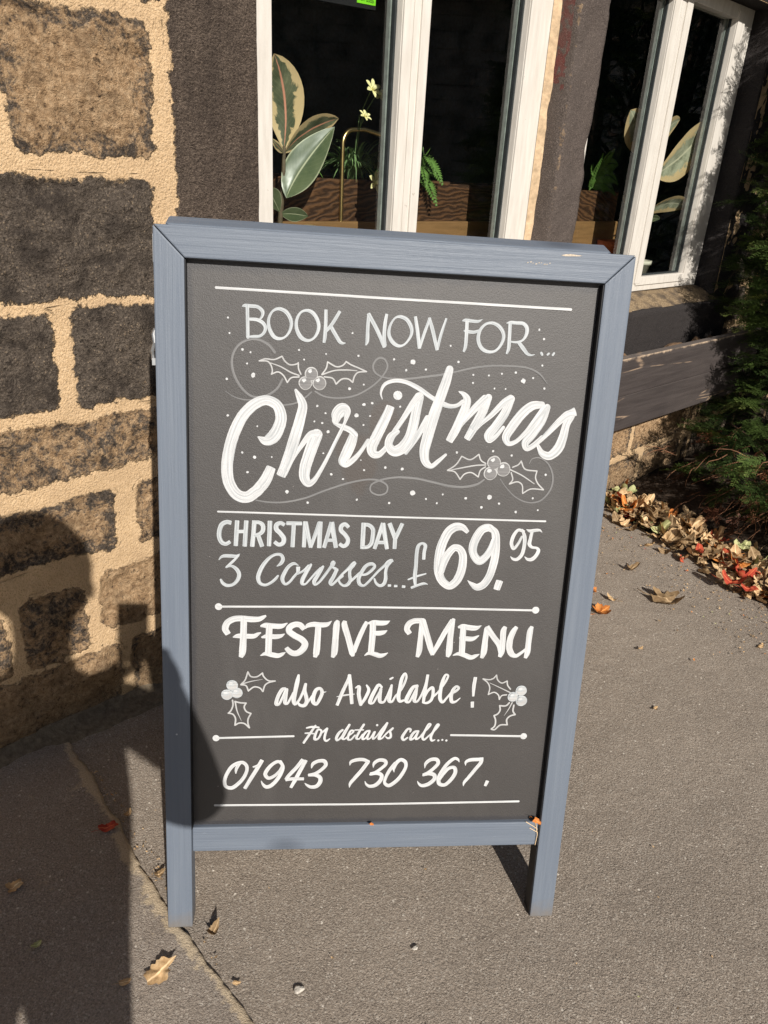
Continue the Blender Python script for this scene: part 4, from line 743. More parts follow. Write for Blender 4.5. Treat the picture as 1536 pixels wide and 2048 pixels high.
class Paint:
    """brush strokes as thin raised ribbons on the panel face"""
    def __init__(s, lift=0.00030):
        s.m = MB(); s.z = lift; s.k = 0
    def stroke(s, pts, fl):
        P = np.asarray(pts, float) * 1e-4
        closed = fl == 'o'
        c = catmull(P, closed, 0.0016)
        if closed: c = np.vstack([c, c[:1]])
        n = len(c)
        d = np.gradient(c[:, :2], axis=0)
        if closed: d[0] = d[-1] = c[1, :2] - c[-2, :2]
        L = np.hypot(d[:, 0], d[:, 1]); L[L < 1e-9] = 1e-9
        d /= L[:, None]
        nrm = np.stack([-d[:, 1], d[:, 0]], -1)
        w = np.maximum(c[:, 2], 0.0002) / 2
        arc = np.r_[0, np.cumsum(np.hypot(*np.diff(c[:, :2], axis=0).T))]
        s.k += 1
        z0 = s.z + (s.k % 9) * 0.00004
        seed = s.k * 1.7
        wob = np.array([1 + 0.035 * mnoise.noise((a * 260, seed, 0)) for a in arc]), np.array([1 + 0.035 * mnoise.noise((a * 260, seed, 9)) for a in arc])
        vs, uv, fs = [], [], []
        NW = 3
        for i in range(n):
            y = PD - z0 - i * 0.000004
            for j in range(NW + 1):
                q = -1 + 2 * j / NW
                k = w[i] * (wob[0][i] if q < 0 else wob[1][i])
                p = c[i, :2] + nrm[i] * q * k
                vs.append((p[0], y, p[1])); uv.append((arc[i] + seed, q * w[i] + seed))
        for i in range(n - 1):
            for j in range(NW):
                a = i * (NW + 1) + j
                fs.append((a, a + 1, a + NW + 2, a + NW + 1))
        s.m.add(vs, fs, uv)
        if not closed:
            for i, sg in ((0, -1), (n - 1, 1)):
                y = PD - z0 - i * 0.000004 - 0.000002
                r = w[i]; k = 7; pv = []
                depth = 1.0 if fl == 'r' else 0.22
                for j in range(k + 1):
                    an = math.pi * j / k - math.pi / 2
                    co, si = math.cos(an), math.sin(an)
                    if fl != 'r': co = co ** 0.5 if co > 0 else 0
                    p = c[i, :2] + nrm[i] * r * si + d[i] * sg * r * co * depth
                    pv.append((p[0], y, p[1]))
                s.m.add(pv, [tuple(range(k + 1)) if sg < 0 else tuple(range(k, -1, -1))], [(arc[i] + seed + sg * 0.001, seed + r * (2 * j / k - 1)) for j in range(k + 1)])
    def disc(s, u, v, r, n=12, sq=0.12, rot=0.0, kx=1.0, lift=0.0):
        s.k += 1
        y = PD - s.z - (s.k % 9) * 0.00004 - lift
        pv = []
        for j in range(n):
            an = 2 * math.pi * j / n
            q = r * (1 + sq * mnoise.noise((math.cos(an) * 1.3 + s.k, math.sin(an) * 1.3, s.k * 3.1)))
            x, z = q * kx * math.cos(an), q * math.sin(an)
            pv.append((u + x * math.cos(rot) - z * math.sin(rot), y, v + x * math.sin(rot) + z * math.cos(rot)))
        s.m.add(pv, [tuple(range(n - 1, -1, -1))], [(p[0] + s.k, p[2]) for p in pv])
    def build(s, name, mat, label=None):
        # every face must look out of the panel (-y)
        V = s.m.v; F = []
        for f in s.m.f:
            ar = sum(V[f[i]][0] * V[f[(i + 1) % len(f)]][2] - V[f[(i + 1) % len(f)]][0] * V[f[i]][2] for i in range(len(f)))
            F.append(f if ar > 0 else tuple(reversed(f)))
        s.m.f = F
        o = s.m.build(name, mat, panel)
        if label: o['label'] = label
        return o
def strokes(p, key):
    for st in STROKES[key].split(';'):
        v = list(map(int, st[1:].split(',')))
        p.stroke([v[i:i + 3] for i in range(0, len(v), 3)], st[0])
def word_strokes(key, gap):
    """the strokes of one line in groups, a new group wherever a clear gap runs down the line"""
    L_ = []
    for st in STROKES[key].split(';'):
        v = list(map(int, st[1:].split(',')))
        P_ = [v[i:i + 3] for i in range(0, len(v), 3)]
        L_.append((min(p_[0] - p_[2] / 2 for p_ in P_), max(p_[0] + p_[2] / 2 for p_ in P_), P_, st[0]))
    L_.sort(key=lambda q_: q_[0]); out = []; hi = None
    for lo, h_, P_, fl in L_:
        if hi is None or lo > hi + gap: out.append([]); hi = h_
        hi = max(hi, h_); out[-1].append((P_, fl))
    return out
p = Paint(0.00020); strokes(p, 'swirl'); p.build('flourish', M['greyline'], 'thin grey looping ribbons')
for key, mat, gap, labs in [('book', 'thin', 110, ['word Book', 'word Now', 'word For with dots']), ('chr', 'thick', 900, ['large brush script word Christmas']), ('xday', 'thin', 95, ['capitals Christmas', 'capitals Day']),
                            ('cour', 'thin', 130, ['figure 3', 'script Courses with dots and a pound sign']), ('price', 'thick', 95, ['large figures 69 and small raised figures 95']),
                            ('fest', 'crisp', 140, ['capitals Festive', 'capitals Menu']), ('also', 'crisp', 130, ['script also', 'script Available', 'exclamation mark']),
                            ('call', 'crisp', 62, ['small script For', 'small script details', 'small script call']), ('tel', 'crisp', 120, ['figures 01943', 'figures 730', 'figures 367'])]:
    W_ = word_strokes(key, gap)
    for k_, grp in enumerate(W_):
        p = Paint(0.0006)
        for P_, fl in grp: p.stroke(P_, fl)
        p.build('lettering', M[mat], labs[k_] if len(labs) == len(W_) else None)
    if len(labs) != len(W_): print('WORDS', key, len(W_), len(labs))
for key in ('rule1', 'rule2', 'rule3', 'rule4', 'rule5'):
    for grp in word_strokes(key, 100):
        p = Paint(0.0003)
        for P_, fl in grp: p.stroke(P_, fl)
        p.build('ruled_line', M['crisp'])
p = Paint(0.0004)
for k, (u, v, r) in enumerate(DOTS): p.disc(u * 1e-4, v * 1e-4, r * 1e-4 * 1.02, 10, 0.35)
p.build('snow_dots', M['crisp'])
for key in ('hollyA', 'hollyB', 'hollyC', 'hollyD'):
    p = Paint(0.0004); strokes(p, key)
    hol = p.build('holly_sprig', M['holly'])
    for (g, u, v, r) in BERRIES:
        if g != key: continue
        u, v, r = u * 1e-4, v * 1e-4, r * 1e-4
        pale = key in ('hollyC', 'hollyD')
        bm_ = MB(); mats_, idx_ = [], []
        for lift, du, dv, rr, nn_, sq_, kx_, mt_ in ((0.0009, 0, 0, 1.0, 28, 0.05, 1.0, 'holly' if not pale else 'thin'), (0.0014, 0.04, -0.04, 0.86 if not pale else 0.80, 28, 0.05, 1.0, 'berry' if not pale else 'holly'),
                                                     (0.0019, -0.14, 0.30, 0.46, 18, 0.3, 1.25, 'greyline' if not pale else 'thin'), (0.0024, -0.20, 0.42, 0.26, 12, 0.5, 1.3, 'crisp')):
            p = Paint(lift); p.k = int(u * 1e4) % 7; p.disc(u + r * du, v + r * dv, r * rr, nn_, sq_, 0.3, kx_)
            bm_.add(p.m.v, [tuple(f) for f in p.m.f], p.m.uv); idx_.append(len(mats_)); mats_.append(M[mt_])
        bm_.f = [f if sum(bm_.v[f[a]][0] * bm_.v[f[(a + 1) % len(f)]][2] - bm_.v[f[(a + 1) % len(f)]][0] * bm_.v[f[a]][2] for a in range(len(f))) > 0 else tuple(reversed(f)) for f in bm_.f]
        bo = bm_.build('berry', mats_[0], panel)
        for mt_ in mats_[1:]: bo.data.materials.append(mt_)
        bo.data.polygons.foreach_set('material_index', idx_)

# rear frame, hinged at the top and spread behind
RA = math.radians(23.5)
hy, hz = TH + 0.001, BHt + 0.006
def rear(poly, name, mat, y0=0.0, y1=0.036):
    m = MB(); m.prism([(x, z) for x, z in poly], y0, y1)
    ca, sa = math.cos(RA), math.sin(RA)
    # z here is measured down from the hinge line; lean away from the front
    m.v = [(x, hy + y * ca + (-z) * sa, hz + z * ca + y * sa) for x, y, z in m.v]
    return m.build(name, mat, board, bevel=0.0022)
x0, x1, Lr = 0.010, BWd - 0.024, -1.187
rear([(x0, Lr), (x0 + ST, Lr), (x0 + ST, -ST), (x0, 0)], 'rear_stile', M['stile'])
rear([(x1 - ST, Lr), (x1, Lr), (x1, 0), (x1 - ST, -ST)], 'rear_stile', M['stile'])
rear([(x0 + 0.0006, 0.0004), (x0 + ST + 0.0006, -ST + 0.0004), (x1 - ST - 0.0006, -ST + 0.0004), (x1 - 0.0006, 0.0004)], 'rear_top_rail', M['rail'])
rear([(x0 + ST + 0.0004, -1.02), (x1 - ST - 0.0004, -1.02), (x1 - ST - 0.0004, -0.972), (x0 + ST + 0.0004, -0.972)], 'rear_bottom_rail', M['rail'])
rear([(x0 + ST - 0.004, -0.99), (x1 - ST + 0.004, -0.99), (x1 - ST + 0.004, -ST + 0.006), (x0 + ST - 0.004, -ST + 0.006)], 'rear_panel', M['chalkboard'], 0.012, 0.018)
# hinges and a folding stay at the left edge
hg = MB(); hg.box(-0.0026, -0.0004, 0.012, 0.036, BHt - 0.050, BHt - 0.012); hg.tube([(-0.003, 0.037, BHt - 0.055), (-0.003, 0.037, BHt - 0.008)], 0.0035); hg.build('hinge', M['steel'], board)
sy = MB()
sy.tube([(-0.003, 0.020, 1.030), (-0.0055, 0.018, 1.022), (-0.0035, 0.016, 1.010), (-0.0075, 0.018, 0.998), (-0.0075, 0.022, 0.986), (-0.0065, 0.05, 0.982), (-0.003, 0.12, 0.978), (0.004, 0.2, 0.983)], 0.0028, 8)
sy.box(-0.007, -0.0006, 0.012, 0.026, 0.978, 0.988)
sy.build('folding_stay', M['steel'], board, smooth=False)

M['bare_wood'] = simple('bare_softwood', (0.50, 0.42, 0.33), 0.8, 0.4, 200)
def knock(pts, y=-0.0004):
    m = MB(); n = len(pts); m.add([(u, y, v) for u, v in pts], [tuple(range(n))]); m.build('bare_wood_knock', M['bare_wood'], board)
knock([(0.585, 1.1655), (0.592, 1.1672), (0.600, 1.1680), (0.610, 1.1672), (0.618, 1.1668), (0.612, 1.1655), (0.601, 1.1650), (0.592, 1.1645)])
for k in range(9):
    u0 = 0.535 + 0.0042 * k; w_ = 0.0022 + 0.001 * math.sin(k * 2.3); v0 = 1.1515 + 0.0012 * math.sin(k * 1.7)
    knock([(u0, v0), (u0 + w_, v0 + 0.0004), (u0 + w_ * 1.1, v0 + 0.0016), (u0 + 0.0004, v0 + 0.0013)])

# ------------------------------------------------------------------ window box outside, below the farther window
wbx = empty('window_box', wall_frame(2.82, -0.12, 0.43))
tag(wbx, 'long black painted timber planter trough fixed below the window sill', 'planter')
def mat_blackboard_timber():
    t = NT('black_timber_paint')
    g = t.noise(1.0, t.mapping((4, 30, 60)), detail=6, rough=0.65, dist=0.5); f = t.noise(240, detail=4)
    col = t.mix(t.ramp(g, [(0.3, 0.0), (0.7, 1.0)]), (0.040, 0.033, 0.032), (0.074, 0.062, 0.059))
    b = t.noise(3.0, detail=5); col = t.mix(t.ramp(b, [(0.45, 0.0), (0.75, 0.5)]), col, (0.085, 0.070, 0.064))
    w = t.vor(2.6, t.mapping((0.30, 1, 3.4), rot=(0, 0.05, 0)), feature='DISTANCE_TO_EDGE')
    gate = t.ramp(t.noise(4.0, t.mapping((1, 1, 4)), detail=4), [(0.54, 0.0), (0.62, 1.0)])
    sc = t.math('MULTIPLY', t.ramp(t.math('ADD', w, t.math('MULTIPLY', t.math('SUBTRACT', f, 0.5), 0.012)), [(0.006, 1.0), (0.014, 0.0)]), gate)
    col = t.mix(t.math('MULTIPLY', sc, 0.8), col, (0.36, 0.26, 0.18))
    sx = t.n('SeparateXYZ'); t.l(t.tc.outputs['Object'], sx.inputs[0])
    z = t.math('ADD', sx.outputs[2], t.math('MULTIPLY', t.math('SUBTRACT', t.noise(26, detail=6, rough=0.75), 0.5), 0.03))
    ed = t.math('MULTIPLY', t.ramp(z, [(0.262, 0.0), (0.269, 1.0)]), t.ramp(t.noise(17, detail=4), [(0.36, 0.25), (0.52, 0.95)]))
    gm = t.n('NewGeometry'); gs_ = t.n('SeparateXYZ'); t.l(gm.outputs['True Normal'], gs_.inputs[0])
    ed = t.math('MULTIPLY', ed, t.ramp(gs_.outputs[2], [(0.85, 1.0), (0.97, 0.12)]))
    col = t.mix(ed, col, (0.50, 0.38, 0.27))
    col = t.mix(t.ramp(gs_.outputs[2], [(0.9, 0.0), (0.98, 0.6)]), col, (0.16, 0.138, 0.128))
    return t.fin(col, 0.6, t.bump(t.math('ADD', g, t.math('MULTIPLY', f, 0.3)), 0.0022), 0.3)
M['blacktimber'] = mat_blackboard_timber()
M['soil'] = simple('dry_soil', (0.045, 0.030, 0.020), 0.95, 0.5, 60, 0.006)
m = MB(); m.box(-0.67, 0.672, -0.080, -0.046, 0.1325, 0.270); m.build('front_board', M['blacktimber'], wbx, bevel=0.004)
m = MB(); m.box(-0.67, 0.670, -0.0785, -0.046, 0.002, 0.1310); m.build('front_board', M['blacktimber'], wbx, bevel=0.003)
m = MB(); m.box(-0.67, 0.66, 0.055, 0.080, 0.002, 0.17); m.build('back_board', M['blacktimber'], wbx, bevel=0.003)
for x in (-0.668, 0.640):
    m = MB(); m.box(x, x + 0.025, -0.0455, 0.0545, 0.01, 0.22); m.build('end_board', M['blacktimber'], wbx, bevel=0.003)
m = MB(); m.box(-0.642, 0.639, -0.0455, 0.0545, 0.004, 0.020); m.build('bottom_board', M['blacktimber'], wbx)
sg = MB(); n1, n2 = 80, 8
for i in range(n1 + 1):
    for j in range(n2 + 1):
        x = -0.641 + 1.279 * i / n1; y = -0.045 + 0.099 * j / n2
        sg.v.append((x, y, 0.185 + 0.035 * mnoise.noise((x * 14, y * 14, 2)) + 0.038)); sg.uv.append((0, 0))
for i in range(n1):
    for j in range(n2):
        a = i * (n2 + 1) + j; sg.f.append((a, a + n2 + 1, a + n2 + 2, a + 1))
M['litter_soil'] = simple('dry_litter_soil', (0.17, 0.105, 0.06), 0.95, 0.6, 70, 0.006)
sg.build('soil_fill', M['litter_soil'], wbx, smooth=True)
for x in (-0.45, 0.35):
    m = MB(); m.prism([(x, -0.002), (x + 0.035, -0.002), (x + 0.035, 0.0015), (x, 0.0015)], -0.07, 0.12); m.build('bracket', M['black_edge'], wbx)

# ------------------------------------------------------------------ leaf blades
def blade(mb, base, mid, tip, width, side, fold=0.12, nl=12, nw=6, edge=None, peak=0.5, droop=0.0):
    base, mid, tip, side = Vector(base), Vector(mid), Vector(tip), Vector(side).normalized()
    b0 = len(mb.v)
    for i in range(nl + 1):
        t = i / nl
        c = base * (1 - t) ** 2 + mid * 2 * t * (1 - t) + tip * t * t
        tg = ((mid - base) * (1 - t) + (tip - mid) * t).normalized()
        sd = (side - tg * side.dot(tg)).normalized()
        up = tg.cross(sd)
        tt = t ** (math.log(0.5) / math.log(peak))
        w = width * max(0.012, math.sin(math.pi * min(max(tt, 0), 1)) ** 0.8) * (1 if t < 1 else 0.05)
        for j in range(nw + 1):
            q = -1 + 2 * j / nw
            p = c + sd * (q * w / 2) + up * (fold * abs(q) * w * (1 - 0.3 * abs(q)) + 0.02 * width * mnoise.noise((t * 5, q * 3, b0 * 0.37)) - droop * q * q * w)
            mb.v.append(tuple(p)); mb.uv.append((t, q))
            mb.att.setdefault('edge', []).append(abs(q)); mb.att.setdefault('along', []).append(t)
    for i in range(nl):
        for j in range(nw):
            a = b0 + i * (nw + 1) + j
            mb.f.append((a, a + 1, a + nw + 2, a + nw + 1))
def mat_varieg(name, pale, veinc=(0.22, 0.22, 0.13)):  # pale: greens brightened to look lit
    t = NT(name)
    e = t.attr('edge'); n = t.noise(36, detail=4, rough=0.6, dist=0.8)
    k = t.math('ADD', e, t.math('MULTIPLY', t.math('SUBTRACT', n, 0.5), 1.1))
    green = t.ramp(t.noise(22, detail=4), [(0.35, (0.17, 0.18, 0.12)), (0.55, (0.34, 0.35, 0.25)), (0.75, (0.46, 0.45, 0.33))] if pale else [(0.35, (0.050, 0.062, 0.034)), (0.6, (0.12, 0.13, 0.075)), (0.75, (0.21, 0.21, 0.12))])
    col = t.mix(t.ramp(k, [(0.50, 0.0), (0.62, 1.0)]), green, (0.54, 0.40, 0.215))
    al = t.attr('along')
    vn = t.math('SINE', t.math('ADD', t.math('MULTIPLY', al, 95.0), t.math('MULTIPLY', e, -26.0)))
    col = t.mix(t.ramp(vn, [(0.72, 0.0), (0.98, 0.13)]), col, tuple(min(1, x * 1.5) for x in veinc))
    col = t.mix(t.ramp(e, [(0.03, 1.0), (0.07, 0.0)]), col, (0.55, 0.24, 0.16) if not pale else (0.52, 0.50, 0.36))
    return t.fin(col, 0.30, None, 0.5)
M['varieg'] = mat_varieg('variegated_rubber_leaf', False)
M['varieg_lit'] = mat_varieg('lit_variegated_leaf', True, (0.30, 0.31, 0.22))  # brighter copy of the leaf colour, sunlight painted into its greens
def mat_greenleaf(name, a, b, vein):
    t = NT(name); e = t.attr('edge')
    col = t.mix(t.ramp(t.noise(18, detail=4), [(0.35, 0.0), (0.65, 1.0)]), a, b)
    col = t.mix(t.ramp(e, [(0.02, 1.0), (0.06, 0.0)]), col, vein)
    col = t.mix(t.ramp(e, [(0.90, 0.0), (0.97, 0.8)]), col, vein)
    vn = t.math('SINE', t.math('ADD', t.math('MULTIPLY', t.attr('along'), 95.0), t.math('MULTIPLY', e, -26.0)))
    col = t.mix(t.ramp(vn, [(0.80, 0.0), (0.99, 0.06)]), col, vein)
    return t.fin(col, 0.32, None, 0.45)
M['greenleaf'] = mat_greenleaf('rubber_leaf_green', (0.060, 0.085, 0.040), (0.105, 0.130, 0.065), (0.40, 0.41, 0.27))
M['fern'] = simple('fern_green', (0.10, 0.19, 0.040), 0.5, 0.4, 60)
M['grassy'] = simple('grassy_green', (0.16, 0.25, 0.10), 0.5, 0.35, 60)
M['petal'] = simple('yellow_petal', (0.80, 0.74, 0.38), 0.5, 0.12, 80)
M['stemm'] = simple('woody_stem', (0.10, 0.075, 0.045), 0.7, 0.3, 60)
M['brass'] = simple('aged_brass', (0.62, 0.45, 0.20), 0.30, 0.15, 40, metal=1.0)
M['terracotta'] = simple('terracotta', (0.42, 0.13, 0.06), 0.8, 0.15, 50, 0.001)
M['glaze'] = simple('cream_glaze', (0.62, 0.58, 0.48), 0.3, 0.1, 30)
def mat_scorched():
    t = NT('scorched_timber')
    n = t.noise(1.0, t.mapping((2.2, 6, 9)), detail=4, rough=0.5, dist=1.6)
    w = t.n('TexWave'); w.wave_type = 'RINGS'; w.rings_direction = 'Y'
    w.inputs['Scale'].default_value = 16; w.inputs['Distortion'].default_value = 10; w.inputs['Detail'].default_value = 3; w.inputs['Detail Scale'].default_value = 1.4
    t.l(t.mapping((0.55, 1, 1.5)), w.inputs['Vector'])
    k = t.math('ADD', t.math('MULTIPLY', w.outputs['Fac'], 0.6), t.math('MULTIPLY', n, 0.5))
    col = t.ramp(k, [(0.25, (0.032, 0.016, 0.009)), (0.60, (0.070, 0.034, 0.017)), (0.90, (0.125, 0.060, 0.028))])
    return t.fin(col, 0.5, t.bump(k, 0.002), 0.3)
M['scorched'] = mat_scorched()
M['palewood'] = simple('oiled_pine', (0.21, 0.115, 0.048), 0.5, 0.25, 1.0, mp=(6, 40, 60))

def local(a, dep, z, base):
    return (a - base[0], dep - base[1], z - base[2])
# rubber plant by the nearer window
def pot_prof(r0, r1, h): return [(0.001, 0.0), (r0, 0.0), (r1, h * 0.82), (r1 * 1.10, h * 0.82), (r1 * 1.10, h), (r1 * 0.98, h), (r1 * 0.94, h * 0.88), (0.001, h * 0.88)]
B1 = (1.205, 0.24, 0.869)
rp = empty('rubber_plant', wall_frame(*B1))
tag(rp, 'rubber plant with cream edged upright leaves behind the first window pane', 'houseplant')
m = MB(); m.lathe(pot_prof(0.055, 0.075, 0.13)); m.build('pot', M['glaze'], rp, smooth=True)
m = MB(); L_ = lambda a, d, z: local(a, d, z, B1)
m.tube([L_(1.205, 0.24, 0.98), L_(1.209, 0.235, 1.10), L_(1.213, 0.225, 1.20), L_(1.213, 0.22, 1.285)], [0.008, 0.007, 0.006, 0.004], 8)
m.build('stem', M['stemm'], rp, smooth=True)
for (b, mi, tp, w, sd, mt) in [
    ((1.213, .222, 1.275), (1.235, .225, 1.40), (1.170, .20, 1.478), 0.105, (1, -0.35, 0), 'varieg'),
    ((1.213, .222, 1.268), (1.275, .215, 1.335), (1.371, .20, 1.358), 0.078, (-0.35, -0.5, 0.8), 'varieg'),
    ((1.209, .205, 1.165), (1.235, .21, 1.225), (1.350, .19, 1.338), 0.088, (0.75, -0.35, -0.6), 'greenleaf'),
    ((1.207, .215, 1.27), (1.19, .20, 1.275), (1.150, .19, 1.30), 0.018, (0, -0.3, 1), 'varieg'),
    ((1.205, .23, 1.13), (1.175, .22, 1.17), (1.150, .20, 1.185), 0.045, (0.3, -0.6, 0.8), 'greenleaf'),
    ((1.207, .23, 1.125), (1.235, .21, 1.13), (1.275, .20, 1.122), 0.040, (0.0, -0.5, 1), 'greenleaf'),
    ((1.205, .25, 1.05), (1.27, .22, 1.09), (1.34, .20, 1.075), 0.07, (0, -0.6, 0.8), 'varieg')]:
    m = MB(); blade(m, L_(*b), L_(*mi), L_(*tp), w, sd, 0.10, 14, 8, peak=0.52); m.build('leaf', M[mt], rp, smooth=True)

# rubber plant by the farther window
B2 = (2.90, 0.215, 0.869)
rp = empty('rubber_plant', wall_frame(*B2))
tag(rp, 'rubber plant in a terracotta pot with leaves coloured as if lit at the farther window', 'houseplant')
m = MB(); m.lathe(pot_prof(0.055, 0.075, 0.165), (-0.04, 0, 0)); m.build('pot', M['terracotta'], rp, smooth=True)
L_ = lambda a, d, z: local(a, d, z, B2)
m = MB(); m.tube([L_(2.855, 0.195, 1.011), L_(2.885, 0.190, 1.126), L_(2.885, 0.185, 1.221), L_(2.875, 0.175, 1.355)], [0.008, 0.007, 0.006, 0.004], 8); m.build('stem', M['stemm'], rp, smooth=True)
for (b, mi, tp, w, sd, mt) in [
    ((2.880, 0.175, 1.331), (2.830, 0.175, 1.422), (2.700, 0.165, 1.489), 0.120, (0.8, -0.4, 0.55), 'varieg_lit'),
    ((2.970, 0.175, 1.283), (3.160, 0.170, 1.336), (3.332, 0.160, 1.508), 0.185, (-0.65, -0.12, 0.7), 'varieg_lit'),
    ((2.890, 0.175, 1.346), (2.970, 0.175, 1.451), (3.110, 0.185, 1.489), 0.09, (-0.6, -0.3, 0.7), 'varieg_lit'),
    ((2.920, 0.175, 1.126), (3.120, 0.175, 1.216), (3.298, 0.165, 1.166), 0.085, (0, -0.6, 0.8), 'varieg_lit'),
    ((2.885, 0.180, 1.202), (2.820, 0.175, 1.250), (2.775, 0.165, 1.173), 0.055, (0.4, -0.5, 0.5), 'varieg_lit'),
    ((2.885, 0.180, 1.145), (2.860, 0.175, 1.164), (2.835, 0.165, 1.059), 0.04, (0.4, -0.5, 0.5), 'greenleaf'),
    ((2.885, 0.180, 1.087), (2.970, 0.165, 1.135), (3.070, 0.165, 1.121), 0.04, (0.0, -0.5, 0.8), 'greenleaf')]:
    m = MB(); blade(m, L_(*b), L_(*mi), L_(*tp), w, sd, 0.10, 14, 8, peak=0.55); m.build('leaf', M[mt], rp, smooth=True)
for st_ in ([L_(2.885, 0.183, 1.269), L_(2.970, 0.175, 1.283)], [L_(2.885, 0.183, 1.116), L_(2.920, 0.175, 1.126)]):
    m = MB(); m.tube(st_, 0.003, 6); m.build('leaf_stalk', M['stemm'], rp)
# small cream pot on the board at the farther window
sp_ = empty('flower_pot', wall_frame(3.06, 0.22, 0.869)); tag(sp_, 'small cream glazed pot low on the farther window board', 'pot')
m = MB(); m.lathe(pot_prof(0.035, 0.05, 0.085)); m.build('pot_body', M['glaze'], sp_, smooth=True)
m = MB(); m.lathe([(0.001, 0.001), (0.062, 0.0), (0.068, 0.012), (0.062, 0.013), (0.056, 0.004), (0.001, 0.004)]); m.build('saucer', M['glaze'], sp_, smooth=True)

# timber trough indoors with ferns and columbines
B3 = (2.02, 0.39, 0.869)
tr = empty('planter_trough', wall_frame(*B3)); tag(tr, 'scorched timber trough with a pale plinth standing inside behind the windows', 'planter')
tm = tr
m = MB(); m.box(-0.87, 0.93, -0.085, -0.060, 0.226, 0.345); m.build('front_board', M['scorched'], tm, bevel=0.003)
m = MB(); m.box(-0.87, 0.93, 0.060, 0.085, 0.236, 0.350); m.build('back_board', M['scorched'], tm, bevel=0.003)
for x in (-0.87, 0.905):
    m = MB(); m.box(x, x + 0.025, -0.0595, 0.0595, 0.236, 0.350); m.build('end_board', M['scorched'], tm)
m = MB(); m.box(-0.844, 0.904, -0.0595, 0.0595, 0.240, 0.330); m.build('soil_fill', M['soil'], tm)
m = MB(); m.box(-0.88, 0.94, -0.10, 0.10, 0.0, 0.233); m.build('plinth', M['palewood'], tm, bevel=0.004)

def grass_plant(name, label, base, n, length, mat, spread, flowers=(), seed=1, up=0.6):
    q = random.Random(seed)
    g = empty(name, wall_frame(*base)); tag(g, label, 'houseplant')
    m = MB()
    for k in range(n):
        an = q.uniform(0, 2 * math.pi); ln = length * q.uniform(0.6, 1.1); r = spread * q.uniform(0.3, 1.0)
        d = Vector((math.cos(an), math.sin(an) * 0.7, 0))
        blade(m, d * 0.012, d * r * 0.45 + Vector((0, 0, ln * up)), d * r + Vector((0, 0, ln * q.uniform(0.0, 0.55))), 0.009, (-d.y, d.x, 0), 0.2, 7, 2, peak=0.3)
    m.build('leaves', M[mat], g, smooth=True)
    for (fx, fy, fz, sz, tilt) in flowers:
        m = MB(); m.tube([(0, 0, 0.01), (fx * 0.3, fy * 0.3, max(fz, 0.08) * 0.75), (fx * 0.8, fy * 0.9, fz + 0.012), (fx, fy, fz)], 0.0016, 5)
        st = m.build('flower_stalk', M['grassy'], g)
        m = MB()
        for k in range(6):
            an = k * math.pi / 3 + fx * 9
            d = Vector((math.cos(an), math.sin(an), 0.25)); d.rotate(Matrix.Rotation(tilt, 4, 'X'))
            s_ = Vector((-math.sin(an), math.cos(an), 0)); s_.rotate(Matrix.Rotation(tilt, 4, 'X'))
            c_ = Vector((fx, fy, fz))
            blade(m, c_, c_ + d * sz * 0.55 + Vector((0, 0, 0.004)), c_ + d * sz, sz * 0.42, s_, 0.15, 6, 4, peak=0.55)
        cc = Vector((0, 0, 1)); cc.rotate(Matrix.Rotation(tilt, 4, 'X'))
        m.tube([Vector((fx, fy, fz)), Vector((fx, fy, fz)) + cc * sz * 0.5], [sz * 0.14, sz * 0.22], 8)
        fl = m.build('flower', M['petal'], st, smooth=True)
    return g
grass_plant('columbine_plant', 'grassy plant with pale yellow flowers in the indoor trough', (1.560, 0.36, 1.205), 170, 0.20, 'grassy', 0.16,
            [(-0.086, -0.17, 0.228, 0.028, 1.0), (-0.045, -0.15, 0.217, 0.026, 0.9), (-0.092, -0.15, 0.165, 0.020, 0.8), (-0.060, -0.17, 0.004, 0.032, 1.3), (-0.038, -0.165, 0.008, 0.028, 1.2)], 3)
grass_plant('spider_plant', 'low tufted green plant behind the rubber plant leaves', (1.40, 0.38, 1.205), 34, 0.13, 'fern', 0.12, (), 5)
grass_plant('spider_plant', 'small tufted plant at the back of the indoor trough', (1.72, 0.42, 1.205), 30, 0.10, 'fern', 0.09, (), 8)
def fern(label, base, fronds, seed):
    q = random.Random(seed)
    g = empty('fern', wall_frame(*base)); tag(g, label, 'houseplant')
    for (tx, ty, tz, mz) in fronds:
        m = MB(); tip = Vector((tx, ty, tz)); mid = Vector((tx * 0.45, ty * 0.45, mz))
        N = 20
        for i in range(2, N + 1):
            t = i / N
            c = mid * 2 * t * (1 - t) + tip * t * t
            tg = (mid * (1 - t) + (tip - mid) * t).normalized()
            sd = tg.cross(Vector((0.1, -1, 0.3))).normalized()
            ln = 0.034 * math.sin(math.pi * (0.15 + 0.83 * t)) ** 0.7
            for s_ in (-1, 1):
                e = c + sd * s_ * ln + tg * ln * 0.35 + Vector((0, -0.004, -0.004))
                blade(m, c, (c + e) / 2 + Vector((0, -0.002, 0.002)), e, 0.008, tg, 0.1, 4, 2, peak=0.4)
        m.tube([Vector((0, 0, 0)), mid * 0.75 + tip * 0.06, mid * 0.5 + tip * 0.25, mid * 0.3 + tip * 0.55, tip], [0.0018, 0.0015, 0.0012, 0.001, 0.0005], 5)
        m.att = {}
        m.build('frond', M['fern'], g)
    return g
fern('bright green fern hanging over the trough behind the second pane', (1.80, 0.35, 1.215), [(0.005, -0.09, 0.03, 0.13), (-0.03, -0.09, -0.005, 0.10), (0.05, -0.08, 0.0, 0.10), (-0.05, -0.03, 0.10, 0.10), (0.02, -0.09, -0.06, 0.05)], 1)
